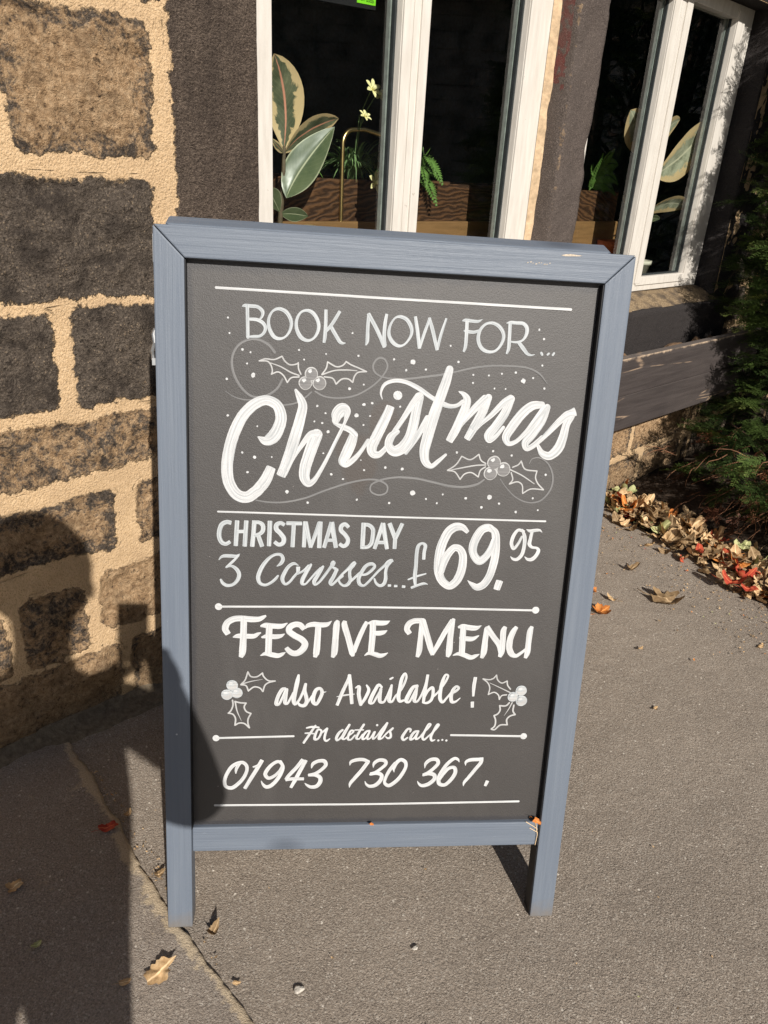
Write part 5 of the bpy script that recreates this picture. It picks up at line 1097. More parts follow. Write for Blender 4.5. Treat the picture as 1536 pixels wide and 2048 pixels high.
fern('small fern in the trough beside the stone mullion at the farther window', (2.80, 0.35, 1.215), [(0.09, -0.05, 0.10, 0.12), (0.10, -0.06, 0.03, 0.10), (-0.04, -0.06, 0.13, 0.10), (0.03, -0.06, 0.15, 0.10), (-0.08, -0.05, 0.06, 0.10), (0.06, -0.08, -0.01, 0.06)], 2)

# brass desk lamp
B5 = (1.470, 0.30, 0.869)
lp = empty('desk_lamp', wall_frame(*B5)); tag(lp, 'thin brass swan neck lamp bent over the indoor trough', 'lamp')
m = MB(); m.lathe([(0.001, 0.0), (0.07, 0.0), (0.07, 0.012), (0.06, 0.018), (0.012, 0.022), (0.001, 0.022)]); m.build('lamp_base', M['brass'], lp, smooth=True)
arc = [(0, 0, 0.02), (0, 0, 0.20), (-0.001, 0, 0.405)] + [(0.036 - 0.037 * math.cos(t), 0, 0.432 + 0.040 * math.sin(t)) for t in np.linspace(0.15, 1.45, 8)] + [(0.075, 0, 0.476), (0.13, 0, 0.468), (0.172, 0, 0.458)]
m = MB(); m.tube(arc, 0.0065, 10); m.build('lamp_arm', M['brass'], lp, smooth=True)
m = MB(); m.lathe([(0.012, 0.0), (0.018, -0.012), (0.045, -0.085), (0.043, -0.085), (0.016, -0.014), (0.010, -0.004)], (0.178, 0, 0.462), 24); m.build('lamp_shade', M['brass'], lp, smooth=True)

# hygiene rating card stuck inside the first pane
st = empty('window_sticker', wall_frame(1.255, 0.118, 1.58)); tag(st, 'black rating card with a green label stuck inside the first pane', 'sticker')
M['card'] = simple('black_card', (0.012, 0.012, 0.013), 0.5, 0.1); M['label_green'] = simple('bright_green_label', (0.20, 0.62, 0.02), 0.5, 0.05)
m = MB(); m.prism([(-0.150, 0.0), (0.1545, 0.012), (0.1545, 0.20), (-0.150, 0.20)], 0, 0.0012); m.build('card', M['card'], st)
m = MB(); m.prism([(0.094, 0.0185), (0.1525, 0.0205), (0.1525, 0.075), (0.094, 0.075)], -0.0012, -0.0002); gl_ = m.build('green_label', M['label_green'], st)
def text_mesh(body, size, mat, parent, name, loc):
    cu = bpy.data.curves.new(name, 'FONT'); cu.body = body; cu.size = size; cu.align_x = 'CENTER'; cu.align_y = 'CENTER'; cu.extrude = 0.0002
    o = bpy.data.objects.new(name, cu); C.objects.link(o)
    dg = bpy.context.evaluated_depsgraph_get()
    me = bpy.data.meshes.new_from_object(o.evaluated_get(dg)); bpy.data.objects.remove(o); bpy.data.curves.remove(cu)
    me.materials.clear(); me.materials.append(mat)
    n = bpy.data.objects.new(name, me); C.objects.link(n); n.parent = parent
    n.location = loc; n.rotation_euler = (math.pi / 2, 0, 0)
    return n
text_mesh('VERY GOOD', 0.0082, M['card'], gl_, 'lettering', (0.1232, -0.0016, 0.0270))

# ------------------------------------------------------------------ yew at the far corner
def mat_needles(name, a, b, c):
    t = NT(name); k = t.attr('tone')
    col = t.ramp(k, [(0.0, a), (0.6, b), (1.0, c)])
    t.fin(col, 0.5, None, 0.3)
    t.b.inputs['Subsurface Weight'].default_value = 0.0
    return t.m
M['needles'] = mat_needles('yew_needles', (0.016, 0.030, 0.008), (0.070, 0.110, 0.024), (0.38, 0.42, 0.12))  # light yellow-green tips, brightened further as painted sunlight
M['deadneedles'] = mat_needles('dead_yew_needles', (0.05, 0.018, 0.010), (0.17, 0.06, 0.028), (0.36, 0.17, 0.09))
M['bark'] = simple('yew_bark', (0.075, 0.045, 0.030), 0.9, 0.4, 40, 0.006)

def spray_proto(q, n, ln, nl, wd):
    """one flat twig: needles in two ranks plus two side twigs; verts (k,3), quads"""
    V, F = [], []
    def twig(o, d, up, L, n):
        side = d.cross(up).normalized()
        for i in range(n):
            t = i / n
            c = o + d * L * t - Vector((0, 0, 1)) * 0.10 * L * t * t
            for s_ in (-1, 1):
                if q.random() < 0.06: continue
                l = nl * (1 - 0.45 * t) * q.uniform(0.75, 1.1)
                dr = (side * s_ + d * 0.75 + up * q.uniform(-0.25, 0.45)).normalized()
                wv = dr.cross(up).normalized() * wd
                b = len(V)
                V.extend([c - wv * 0.35, c + dr * l * 0.5 - wv * 0.5 + up * 0.001, c + dr * l, c + dr * l * 0.5 + wv * 0.5 + up * 0.001])
                F.append((b, b + 1, b + 2, b + 3))
        b = len(V); e = o + d * L - Vector((0, 0, 1)) * 0.1 * L
        V.extend([o + side * 0.0016, o - side * 0.0016, e - side * 0.0005, e + side * 0.0005]); F.append((b, b + 1, b + 2, b + 3))
    X, Z = Vector((1, 0, 0)), Vector((0, 0, 1))
    twig(Vector((0, 0, 0)), X, Z, ln, n)
    for s_ in (-1, 1):
        for f_ in (0.25, 0.5):
            d = (X + Vector((0, s_ * q.uniform(0.7, 1.0), q.uniform(-0.1, 0.2)))).normalized()
            twig(X * ln * (f_ + q.uniform(-0.06, 0.06)), d, Z, ln * q.uniform(0.40, 0.6) * (1.1 - 0.5 * f_), int(n * 0.5))
    return np.array([tuple(v) for v in V]), np.array(F)
q = random.Random(11)
PROTO = [spray_proto(q, 22, 0.155, 0.026, 0.0042) for _ in range(6)]
def scatter(places, tonef):
    """places: (pos, out direction, scale, roll)"""
    VV, FF, TT = [], [], []; b = 0
    for k, (pos, out, sc, roll, tone) in enumerate(places):
        v, f = PROTO[k % len(PROTO)]
        x = Vector(out).normalized(); y = Vector((0, 0, 1)).cross(x)
        y = y.normalized() if y.length > 1e-3 else Vector((0, 1, 0)); z = x.cross(y)
        y2 = y * math.cos(roll) + z * math.sin(roll); z2 = x.cross(y2)
        Rm = np.array([x, y2, z2]).T
        VV.append((v * sc) @ Rm.T + np.array(pos)); FF.append(f + b); b += len(v)
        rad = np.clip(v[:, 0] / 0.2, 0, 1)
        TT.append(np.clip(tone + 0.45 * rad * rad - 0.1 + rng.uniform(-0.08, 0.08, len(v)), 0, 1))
    return np.concatenate(VV), np.concatenate(FF), np.concatenate(TT)
YC = np.array([2.10, 3.25])                          # foot of the trunk
yew = empty('yew_bush', Matrix.Translation(Vector((YC[0], YC[1], 0))))
tag(yew, 'dark green yew crowding the far corner of the house and window box', 'bush')
def yew_radius(z, an):
    """outline of the crown around the trunk: a wide low skirt towards the street, an upright crown above it"""
    tow = 0.5 + 0.5 * math.cos(an - math.radians(246))
    skirt = 0.62 + 0.50 * tow ** 3
    k = min(max((z - 0.30) / 0.30, 0), 1); k = k * k * (3 - 2 * k)
    r = skirt * (1 - k) + (0.66 + 0.05 * math.sin(z * 2)) * k
    r *= 0.93 + 0.22 * mnoise.noise((math.cos(an) * 2.2, math.sin(an) * 2.2, z * 1.9)) + 0.14 * mnoise.noise((math.cos(an) * 6, math.sin(an) * 6, z * 6 + 7))
    return r * (1.0 if z < 2.3 else max(0.15, (3.35 - z) / 1.05))
pl = []
q = random.Random(5)
for k in range(5200):
    z = 0.08 + 3.1 * q.random() ** 1.35
    an = q.uniform(0, 2 * math.pi)
    # favour the sides the street and the window see
    if math.cos(an - math.radians(215)) < -0.2 and q.random() < 0.55: continue
    R_ = yew_radius(z, an)
    rr = R_ * (1 - 0.42 * q.random() ** 1.5)
    if z < 0.34 and abs(an - math.radians(250)) > 0.5 and q.random() < 0.6: continue
    out = (math.cos(an + q.uniform(-0.5, 0.5)), math.sin(an + q.uniform(-0.5, 0.5)), q.uniform(-0.35, 0.45))
    pos = (rr * math.cos(an), rr * math.sin(an), z)
    wp = np.array([pos[0] + YC[0], pos[1] + YC[1], z])
    dw = (WN @ wp) - WC
    if dw < 0.10: continue                               # keep out of the wall
    if dw < 0.23 and wp @ WD < 3.55 and z < 0.75: continue
    pl.append((pos, out, q.uniform(0.75, 1.35), q.uniform(-0.6, 0.6), q.uniform(0.0, 0.55)))
for k in range(190):      # outlying sprays on the street and window sides, toned brighter as if sunlit
    z = q.uniform(0.42, 2.2); an = math.radians(q.uniform(168, 240))
    R_ = yew_radius(z, an) + q.uniform(-0.02, 0.09)
    wp = np.array([R_ * math.cos(an) + YC[0], R_ * math.sin(an) + YC[1], z])
    if (WN @ wp) - WC < 0.16 or ((WN @ wp) - WC < 0.26 and z < 0.72): continue
    aim = an + q.uniform(-0.3, 0.9)
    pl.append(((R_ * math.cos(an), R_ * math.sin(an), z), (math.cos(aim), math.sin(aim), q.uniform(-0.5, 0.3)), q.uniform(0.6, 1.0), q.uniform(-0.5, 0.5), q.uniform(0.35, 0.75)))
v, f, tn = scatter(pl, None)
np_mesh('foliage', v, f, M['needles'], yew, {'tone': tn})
tb = MB()
for k in range(7):
    an = k * 0.9 + 0.3; r0 = 0.05
    pts = [(r0 * math.cos(an), r0 * math.sin(an), -0.03)]
    for j in range(1, 9):
        pts.append((pts[-1][0] + 0.045 * math.cos(an + 0.5 * math.sin(j * 1.3 + k)), pts[-1][1] + 0.045 * math.sin(an + 0.5 * math.sin(j * 1.3 + k)), 0.30 * j))
    tb.tube(pts, [0.05 * (1 - 0.1 * j) for j in range(9)], 8)
tb.build('trunk', M['bark'], yew, smooth=True)
br = MB(); q = random.Random(21)
for k in range(220):
    z = q.uniform(0.05, 2.6); an = q.uniform(0, 2 * math.pi); R_ = yew_radius(max(z, 0.3), an) * q.uniform(0.6, 0.9)
    wp = np.array([R_ * math.cos(an) + YC[0], R_ * math.sin(an) + YC[1], z])
    if (WN @ wp) - WC < 0.15: continue
    pts = [(R_ * math.cos(an + 0.25 * math.sin(t * 3 + k)) * t, R_ * math.sin(an + 0.25 * math.sin(t * 3 + k)) * t, max(0.03, z - 0.25 * (1 - t) + 0.05 * mnoise.noise((k, t * 4, 0)))) for t in np.linspace(0.12, 1, 7)]
    br.tube(pts, [0.010 * (1 - 0.75 * t) + 0.0008 for t in np.linspace(0, 1, 7)], 5)
br.build('branches', M['bark'], yew, smooth=True)
# withered twigs under the skirt
pl = []; q = random.Random(9); dt = MB()
for k in range(300):
    an = q.uniform(0, 2 * math.pi); an = math.radians(232) + q.gauss(0, 0.45); R_ = 0.50 + 0.50 * q.random(); z = 0.03 + 0.34 * q.random() ** 1.3
    pos = (R_ * math.cos(an), R_ * math.sin(an), z)
    wp = np.array([pos[0] + YC[0], pos[1] + YC[1], z])
    if (WN @ wp) - WC < 0.12: continue
    if q.random() < 0.22:
        pl.append((pos, (math.cos(an), math.sin(an), q.uniform(-0.9, 0.1)), q.uniform(0.5, 0.95), q.uniform(-1, 1), q.uniform(0.1, 0.7)))
    else:
        p0 = Vector(pos); pts = [p0]; d = Vector((math.cos(an), math.sin(an), q.uniform(-0.5, 0.4))).normalized()
        for j in range(5):
            d = (d + Vector((q.uniform(-.35, .35), q.uniform(-.35, .35), q.uniform(-.35, .2)))).normalized()
            pn = pts[-1] + d * 0.032
            pn.z = max(pn.z, 0.008); pts.append(pn)
        dt.tube(pts, [0.0026, 0.0023, 0.002, 0.0016, 0.0012, 0.0007], 4)
v, f, tn = scatter(pl, None)
np_mesh('dead_sprays', v, f, M['deadneedles'], yew, {'tone': tn})['kind'] = 'stuff'
M['deadtwig'] = simple('dead_twig', (0.20, 0.095, 0.05), 0.8, 0.45, 30)
dt.build('dead_twigs', M['deadtwig'], yew, smooth=True)['kind'] = 'stuff'
# bare earth under the yew
th = np.linspace(0, 2 * math.pi, 72, endpoint=False); vs = []
for j, fr in enumerate((0.0, 0.3, 0.6, 0.85, 1.0)):
    for t in th:
        R_ = fr * (1.22 + 0.10 * mnoise.noise((math.cos(t) * 3, math.sin(t) * 3, 5)))
        vs.append((YC[0] + R_ * math.cos(t), YC[1] + R_ * math.sin(t), 0.045 * (1 - fr ** 2) + 0.006 + 0.012 * (1 - fr) * mnoise.noise((R_ * 9 * math.cos(t), R_ * 9 * math.sin(t), 1)) - (0.012 if fr == 1 else 0)))
i = (np.arange(4)[:, None] * 72 + np.arange(72)[None, :]); i2 = np.arange(4)[:, None] * 72 + (np.arange(72)[None, :] + 1) % 72
tag(np_mesh('soil', np.array(vs), np.stack([i.ravel(), (i + 72).ravel(), (i2 + 72).ravel(), i2.ravel()], -1)[:, ::-1], M['soil'], smooth=True), kind='structure')

# ------------------------------------------------------------------ fallen leaves
def mat_deadleaf(name, a, b, c):
    t = NT(name); e = t.attr('edge')
    n = t.noise(45, detail=5, rough=0.7)
    col = t.ramp(n, [(0.3, a), (0.5, b), (0.7, c)])
    col = t.mix(t.ramp(e, [(0.02, 0.6), (0.07, 0.0)]), col, tuple(min(1, x * 1.5) for x in c))
    return t.fin(col, 0.65, t.bump(n, 0.0015), 0.2)
M['leaf_tan'] = mat_deadleaf('tan_dead_leaf', (0.30, 0.18, 0.085), (0.54, 0.36, 0.185), (0.68, 0.50, 0.30))
M['leaf_orange'] = mat_deadleaf('orange_leaf', (0.36, 0.10, 0.02), (0.55, 0.19, 0.045), (0.62, 0.30, 0.09))
M['leaf_red'] = mat_deadleaf('red_leaf', (0.24, 0.025, 0.018), (0.42, 0.06, 0.035), (0.50, 0.15, 0.06))
M['leaf_brown'] = mat_deadleaf('brown_leaf', (0.12, 0.07, 0.035), (0.27, 0.18, 0.095), (0.40, 0.29, 0.17))
M['leaf_green'] = mat_deadleaf('fading_green_leaf', (0.22, 0.24, 0.08), (0.40, 0.41, 0.19), (0.55, 0.52, 0.28))
def fallen(mb, size, q, lobes=0, curl=0.5, ragged=0.0, width=0.55):
    """one dry leaf lying on z = 0, curled, optionally lobed or torn"""
    b0 = len(mb.v); nr, na = 5, 30
    ph = q.uniform(0, 6.28); kx = curl * q.uniform(0.6, 1.3); ky = curl * q.uniform(-0.5, 1.0)
    pts = []
    for r in range(nr + 1):
        for k in range(na):
            an = 2 * math.pi * k / na
            if lobes: R_ = 0.62 + 0.38 * abs(math.cos(an * lobes / 2)) ** 0.6
            else: R_ = 1.0 / math.sqrt((math.cos(an)) ** 2 + (math.sin(an) / width) ** 2)
            R_ *= 1 + ragged * mnoise.noise((math.cos(an) * 2.2 + ph, math.sin(an) * 2.2, ph)) + ragged * 0.6 * mnoise.noise((math.cos(an) * 6 + ph, math.sin(an) * 6, ph))
            R_ = max(0.12, R_) * size * 0.5 * r / nr
            x, y = R_ * math.cos(an), R_ * math.sin(an)
            z = (kx * x * x + ky * y * y) / size * 1.6 + 0.16 * size * mnoise.noise((x / size * 2.4 + ph, y / size * 2.4, ph)) + 0.07 * size * mnoise.noise((x / size * 7 + ph, y / size * 7, ph))
            pts.append((x, y, z, abs(math.sin(an)) * r / nr))
    zm = min(p[2] for p in pts)
    for p in pts:
        mb.v.append((p[0], p[1], p[2] - zm + 0.0012)); mb.uv.append((0, 0)); mb.att.setdefault('edge', []).append(p[3])
    for r in range(nr):
        for k in range(na):
            a = b0 + r * na + k; a2 = b0 + r * na + (k + 1) % na
            mb.f.append((a, a + na, a2 + na, a2) if r else (a, a + na, a2 + na))
    nv = len(mb.v)
    s0 = Vector((-size * 0.42, 0, 0.003))
    if ragged < 0.5: mb.tube([s0, s0 + Vector((-size * 0.25, size * q.uniform(-0.1, 0.1), size * 0.05)), s0 + Vector((-size * 0.5, size * q.uniform(-0.2, 0.2), 0.004))], [size * 0.018, size * 0.014, size * 0.010], 4)
    mb.att['edge'].extend([0.5] * (len(mb.v) - nv))
q = random.Random(17)
LEAVES = [  # px, py, size, rot, material, lobes, curl, ragged, label
    (1202, 1227, 0.062, 0.5, 'leaf_orange', 5, 0.5, 0.25, 'bright orange lobed leaf touching the right leg side of the chalkboard'),
    (1224, 1202, 0.036, 2.6, 'leaf_tan', 0, 0.9, 0.3, 'small tan curled leaf beside the orange lobed leaf'),
    (1330, 1203, 0.105, -0.5, 'leaf_brown', 5, 1.0, 0.35, 'large crumpled brown leaf lying alone on the tarmac'),
    (1262, 1142, 0.045, 0.2, 'leaf_brown', 0, 1.3, 0.5, 'tiny dark brown shred above the large crumpled leaf'),
    (1188, 1186, 0.026, 1.2, 'leaf_orange', 0, 1.2, 0.3, 'small yellow orange scrap hugging the chalkboard frame'),
    (1458, 1188, 0.085, -0.6, 'leaf_red', 0, 0.8, 0.2, 'pointed orange red leaf in front of the leaf drift'),
    (1492, 1201, 0.055, -0.3, 'leaf_red', 0, 0.4, 0.15, 'flat crimson leaf at the front edge of the leaf drift'),
    (1498, 1172, 0.060, 0.4, 'leaf_red', 5, 0.6, 0.2, 'crimson lobed leaf on top of the leaf drift'),
    (1477, 1152, 0.055, -0.2, 'leaf_orange', 0, 0.8, 0.2, 'narrow orange leaf crossing the leaf drift'),
    (1393, 1124, 0.055, 1.3, 'leaf_red', 0, 1.0, 0.2, 'curled red leaf near the middle of the leaf drift'),
    (1252, 1033, 0.075, -0.8, 'leaf_orange', 0, 1.2, 0.2, 'long curled rust leaf at the wall end of the drift'),
    (1232, 1000, 0.055, 0.3, 'leaf_green', 5, 0.3, 0.2, 'pale green leaf against the foot of the wall'),
    (1480, 1120, 0.085, 0.9, 'leaf_green', 5, 0.5, 0.25, 'pale green lobed leaf on the drift under the yew'),
    (1378, 1075, 0.095, 0.3, 'leaf_tan', 5, 0.6, 0.2, 'broad tan leaf lying at the back of the drift'),
    (1375, 1050, 0.075, 2.0, 'leaf_tan', 5, 0.8, 0.2, 'tan leaf standing half upright in the drift'),
    (1312, 1040, 0.085, 1.1, 'leaf_tan', 0, 0.7, 0.2, 'broad ochre leaf heaped near the wall'),
    (1345, 1084, 0.022, 0.4, 'leaf_white', 0, 0.3, 0.0, 'small white pebble among the drifted leaves'),
    (322, 1957, 0.058, 0.9, 'leaf_tan', 0, 0.12, 0.62, 'pale torn leaf lying flat on the old concrete'),
    (251, 1977, 0.020, 0.3, 'leaf_tan', 0, 0.5, 0.2, 'tiny ochre sliver beside the pale torn leaf'),
    (473, 1970, 0.014, 0.1, 'leaf_tan', 0, 0.3, 0.2, 'tiny tan sliver on the tarmac past the concrete edge'),
    (427, 1868, 0.030, 1.0, 'leaf_brown', 0, 1.5, 0.3, 'curled brown scrap just past the near left foot of the board'),
    (30, 1788, 0.028, 0.7, 'leaf_tan', 3, 0.3, 0.5, 'yellowish torn scrap in the shade on the concrete'),
    (76, 1903, 0.018, 0.7, 'leaf_green', 0, 0.3, 0.3, 'tiny yellow green leaf in the shade on the concrete'),
    (219, 1667, 0.036, 0.4, 'leaf_red', 0, 0.4, 0.3, 'dark red leaf in the shade near the broken concrete edge'),
    (256, 1632, 0.020, 1.2, 'leaf_tan', 0, 0.8, 0.2, 'tan leaf lodged at the broken concrete edge'),
    (320, 1752, 0.024, 0.6, 'leaf_brown', 0, 0.9, 0.4, 'brown curled leaf behind the near left leg'),
    (1280, 1300, 0.020, 0.6, 'leaf_tan', 0, 0.5, 0.3, 'little tan flake below the large crumpled leaf'),
    (1520, 1296, 0.024, 0.6, 'leaf_tan', 0, 0.5, 0.3, 'little tan flake alone on open tarmac below the drift'),
    (598, 1980, 0.018, 0.4, 'leaf_white', 0, 0.3, 0.0, 'pale flat pebble alone on the tarmac low in front of the board'),
    (830, 1897, 0.012, 0.4, 'leaf_white', 0, 0.3, 0.0, 'tiny pale pebble on the tarmac under the bottom rail'),
    (1310, 1420, 0.016, 0.6, 'leaf_tan', 0, 0.5, 0.3, 'pale speck of leaf far out on the open tarmac'),
]
M['leaf_white'] = simple('white_pebble', (0.50, 0.46, 0.40), 0.85, 0.3, 160, 0.002)
for k, (px, py, size, rot, mt, lobes, curl, rag, lab) in enumerate(LEAVES):
    g_ = ground_at(px, py)
    m = MB()
    zoff = 0.003
    # on the slab?
    e = np.array(EDGE); side = (np.interp(g_[1], e[::-1, 1], e[::-1, 0]) - g_[0])
    if side > 0: zoff = 0.014
    if mt == 'leaf_white':
        m.lathe([(0.0004, 0.0), (size * 0.42, 0.0005), (size * 0.5, size * 0.08), (size * 0.38, size * 0.17), (size * 0.2, size * 0.20), (0.0004, size * 0.19)], n=18)
        m.v = [(x * (1 + 0.45 * mnoise.noise((x / size * 2.1, y / size * 2.1, k))), y * (0.7 + 0.5 * mnoise.noise((y / size * 2.1, x / size * 2.1, k + 9))), z * (1 + 0.6 * mnoise.noise((x / size * 5, y / size * 5, k)))) for x, y, z in m.v]
        o = m.build('pebble', M[mt], None, smooth=True); tag(o, lab, 'pebble')
        zoff = 0.03 if 'drift' in lab else 0.001
    else:
        fallen(m, size, q, lobes, curl, rag)
        o = m.build('fallen_leaf', M[mt], None, smooth=True); tag(o, lab, 'leaf', 'fallen leaves around the chalkboard')
        if 960 < py < 1215 and px > 1225 and 'drift' in lab or 'wall' in lab: zoff = 0.040
    o.location = (g_[0], g_[1], zoff); o.rotation_euler = (0.0, 0.0, rot)
# the drift itself: leaves beyond counting
dr = {k: MB() for k in ('leaf_tan', 'leaf_brown', 'leaf_orange', 'leaf_red', 'leaf_green')}
PATH = [(1222, 1012, 45), (1262, 1030, 60), (1320, 1055, 75), (1385, 1090, 80), (1440, 1130, 75), (1500, 1165, 80), (1570, 1200, 90), (1680, 1250, 100)]
drift = MB(); dmat = []
def put(mb, px, py, size, zz, q, lobes):
    tmp = MB(); fallen(tmp, size, q, lobes, q.uniform(0.4, 1.3), q.uniform(0.1, 0.35))
    g_ = ground_at(px, py)
    rot = Matrix.Rotation(q.uniform(0, 6.28), 4, 'Z') @ Matrix.Rotation(q.gauss(0, 0.35), 4, 'X') @ Matrix.Rotation(q.gauss(0, 0.35), 4, 'Y')
    vs = [rot @ Vector(p) for p in tmp.v]; zm = min(v.z for v in vs)
    mb.att.setdefault('edge', []).extend(tmp.att['edge'])
    mb.add([(v.x + g_[0], v.y + g_[1], v.z - zm * 0.6 + zz) for v in vs], tmp.f)
q = random.Random(23); faces_m = []
order = ['leaf_tan', 'leaf_brown', 'leaf_orange', 'leaf_red', 'leaf_green']
for k in range(560):
    s_ = q.random() * (len(PATH) - 1); i0 = int(s_); fr = s_ - i0
    cx = PATH[i0][0] * (1 - fr) + PATH[i0 + 1][0] * fr; cy = PATH[i0][1] * (1 - fr) + PATH[i0 + 1][1] * fr; w = PATH[i0][2] * (1 - fr) + PATH[i0 + 1][2] * fr
    off = q.gauss(0, 0.58)
    px = cx + w * 0.10 * off - 8 * off; py = cy + w * 0.46 * off * 0.9
    hgt = max(0.003, 0.040 * math.exp(-off * off * 1.6))
    n0 = len(drift.f)
    small = q.random() < 0.45
    put(drift, px + q.gauss(0, 12), py, q.uniform(0.018, 0.038) if small else q.uniform(0.040, 0.085), hgt * q.uniform(0.1, 1.0), q, q.choice([0, 0, 5, 3]))
    mi = q.choices(range(5), [0.40, 0.42, 0.09, 0.05, 0.04])[0]
    faces_m += [mi] * (len(drift.f) - n0)
# dry leaves caught in the outdoor trough
for k in range(0):
    a = q.uniform(2.25, 3.40); dpt = q.uniform(-0.16, -0.075)
    tmp = MB(); fallen(tmp, q.uniform(0.02, 0.05), q, 0, 1.0, 0.3)
    c_ = W2w(a, dpt, 0.668); n0 = len(drift.f); r3 = q.uniform(0, 6.28)
    drift.att['edge'].extend(tmp.att['edge'])
    drift.add([(p[0] * math.cos(r3) - p[1] * math.sin(r3) + c_[0], p[0] * math.sin(r3) + p[1] * math.cos(r3) + c_[1], p[2] + c_[2]) for p in tmp.v], tmp.f)
    faces_m += [q.choices(range(5), [0.08, 0.90, 0.02, 0, 0])[0]] * (len(drift.f) - n0)
# crumbs scattered over the tarmac, along the drift and in the crack of the old concrete
for k in range(360):
    if k < 230:
        px = q.uniform(1180, 1560); py = 1010 + (px - 1215) * 0.62 + abs(q.gauss(0, 60)) + 20
    elif k < 270:
        px = q.uniform(-100, 1700); py = q.uniform(1240, 2100)
    else:
        t_ = q.random(); px = 180 + 290 * t_ + q.gauss(10, 9); py = 1540 + 470 * t_
        if t_ > 0.55 and q.random() < 0.8: continue
    tmp = MB(); fallen(tmp, q.uniform(0.004, 0.010) if k < 230 else q.uniform(0.003, 0.006), q, 0, 0.6, 0.4); g_ = ground_at(px, py); n0 = len(drift.f); r3 = q.uniform(0, 6.28)
    drift.att['edge'].extend(tmp.att['edge'])
    drift.add([(p[0] * math.cos(r3) - p[1] * math.sin(r3) + g_[0], p[0] * math.sin(r3) + p[1] * math.cos(r3) + g_[1], p[2] + 0.004) for p in tmp.v], tmp.f)
    faces_m += [q.choices(range(5), [0.55, 0.38, 0.04, 0.01, 0.02])[0]] * (len(drift.f) - n0)
o = drift.build('leaf_litter', M['leaf_tan'], None, smooth=True)
for k in order[1:]: o.data.materials.append(M[k])
o.data.polygons.foreach_set('material_index', faces_m)
tag(o, kind='stuff')
# scraps caught on the ledge of the board's bottom rail
def ledge(u, v, size, mt, lab, rot):
    m = MB(); fallen(m, size, q, 0, 1.2, 0.4)
    o = m.build('leaf_scrap', M[mt], None, smooth=True); tag(o, lab, 'leaf')
    P = BO + BX * u + BZ * v + BY * 0.008
    o.matrix_world = frame(BX, BY, BZ, P) @ Matrix.Rotation(rot, 4, 'Y') @ Matrix.Rotation(1.2, 4, 'X')
ledge(0.648, 0.203, 0.018, 'leaf_orange', 'orange brown leaf scrap caught in the bottom corner of the chalkboard panel', 0.6)
ledge(0.352, 0.200, 0.008, 'leaf_orange', 'tiny orange crumb on the bottom rail of the chalkboard', 0.3)
m = MB()
for (u0, v0, u1, v1) in ((0.632, 0.199, 0.655, 0.183), (0.640, 0.186, 0.656, 0.176), (0.650, 0.198, 0.654, 0.150)):
    P = lambda u, v, d: tuple(BO + BX * u + BZ * v + BY * d)
    m.tube([P(u0, v0, 0.0075), P((u0 + u1) / 2 + 0.003, (v0 + v1) / 2, 0.0045), P(u1, v1, 0.0075)], 0.0006, 5)
tag(m.build('straw', M['leaf_tan'], None), 'thin straw stuck over the right end of the bottom rail', 'straw')

# ------------------------------------------------------------------ the person taking the photograph, standing behind the camera
M['skin'] = simple('skin', (0.52, 0.31, 0.22), 0.5, 0.06)
M['jacket'] = simple('navy_jacket', (0.035, 0.045, 0.075), 0.8, 0.2, 60)
M['jeans'] = simple('blue_jeans', (0.06, 0.09, 0.16), 0.85, 0.25, 80)
M['hair'] = simple('brown_hair', (0.06, 0.035, 0.02), 0.6, 0.3, 60)
M['shoe'] = simple('white_trainer', (0.6, 0.6, 0.58), 0.6, 0.1)
per = empty('person', Matrix.Translation(Vector((-0.11, -0.34, 0.0))))
tag(per, 'person in a navy jacket and jeans holding up a phone to photograph the chalkboard', 'person')
PB = Vector((-0.11, -0.34, 0.0))
def skin_body(name, nodes, edges, mat, parent, sub=2):
    me = bpy.data.meshes.new(name)
    me.from_pydata([tuple(Vector(p) - PB) for p, r in nodes], edges, [])
    o = bpy.data.objects.new(name, me); C.objects.link(o); o.parent = parent
    md = o.modifiers.new('skin', 'SKIN'); md.use_smooth_shade = True
    ss = o.modifiers.new('sub', 'SUBSURF'); ss.levels = sub; ss.render_levels = sub
    sv = me.skin_vertices[0].data if me.skin_vertices else None
    if sv is None:
        me.skin_vertices.new() if hasattr(me.skin_vertices, 'new') else None
        sv = me.skin_vertices[0].data
    for k, (p, r) in enumerate(nodes):
        sv[k].radius = (r, r) if not isinstance(r, tuple) else r
        sv[k].use_root = (k == 0)
    me.materials.append(mat)
    return o
PH_C = Vector(CAM - FWD * 0.0085 - RIGHT * 0.0195 + DOWN * 0.059)      # centre of the phone
Rv, Dv, Fv = Vector(RIGHT), Vector(DOWN), Vector(FWD)
nodes, edges = [], []
def nd(p, r): nodes.append((p, r)); return len(nodes) - 1
def chain(start, lst):
    prev = start
    for p, r in lst:
        k = nd(p, r); edges.append((prev, k)); prev = k
    return prev
pel = nd((-0.115, -0.36, 0.90), 0.150)
sp1 = chain(pel, [((-0.090, -0.36, 1.03), 0.165), ((-0.092, -0.365, 1.10), 0.155), ((-0.112, -0.365, 1.18), 0.105)])
nk = chain(sp1, [((-0.112, -0.345, 1.285), 0.060), ((-0.108, -0.325, 1.36), 0.056)])
hd = chain(nk, [((-0.100, -0.305, 1.425), (0.072, 0.080)), ((-0.094, -0.300, 1.50), (0.088, 0.100)), ((-0.092, -0.305, 1.575), (0.086, 0.098)), ((-0.090, -0.315, 1.615), (0.055, 0.06))])
Hr = PH_C + Rv * 0.055 + Dv * 0.045 - Fv * 0.012      # right hand grips the side
Hl = PH_C - Rv * 0.020 + Dv * 0.088 - Fv * 0.012      # left hand under the foot of the phone
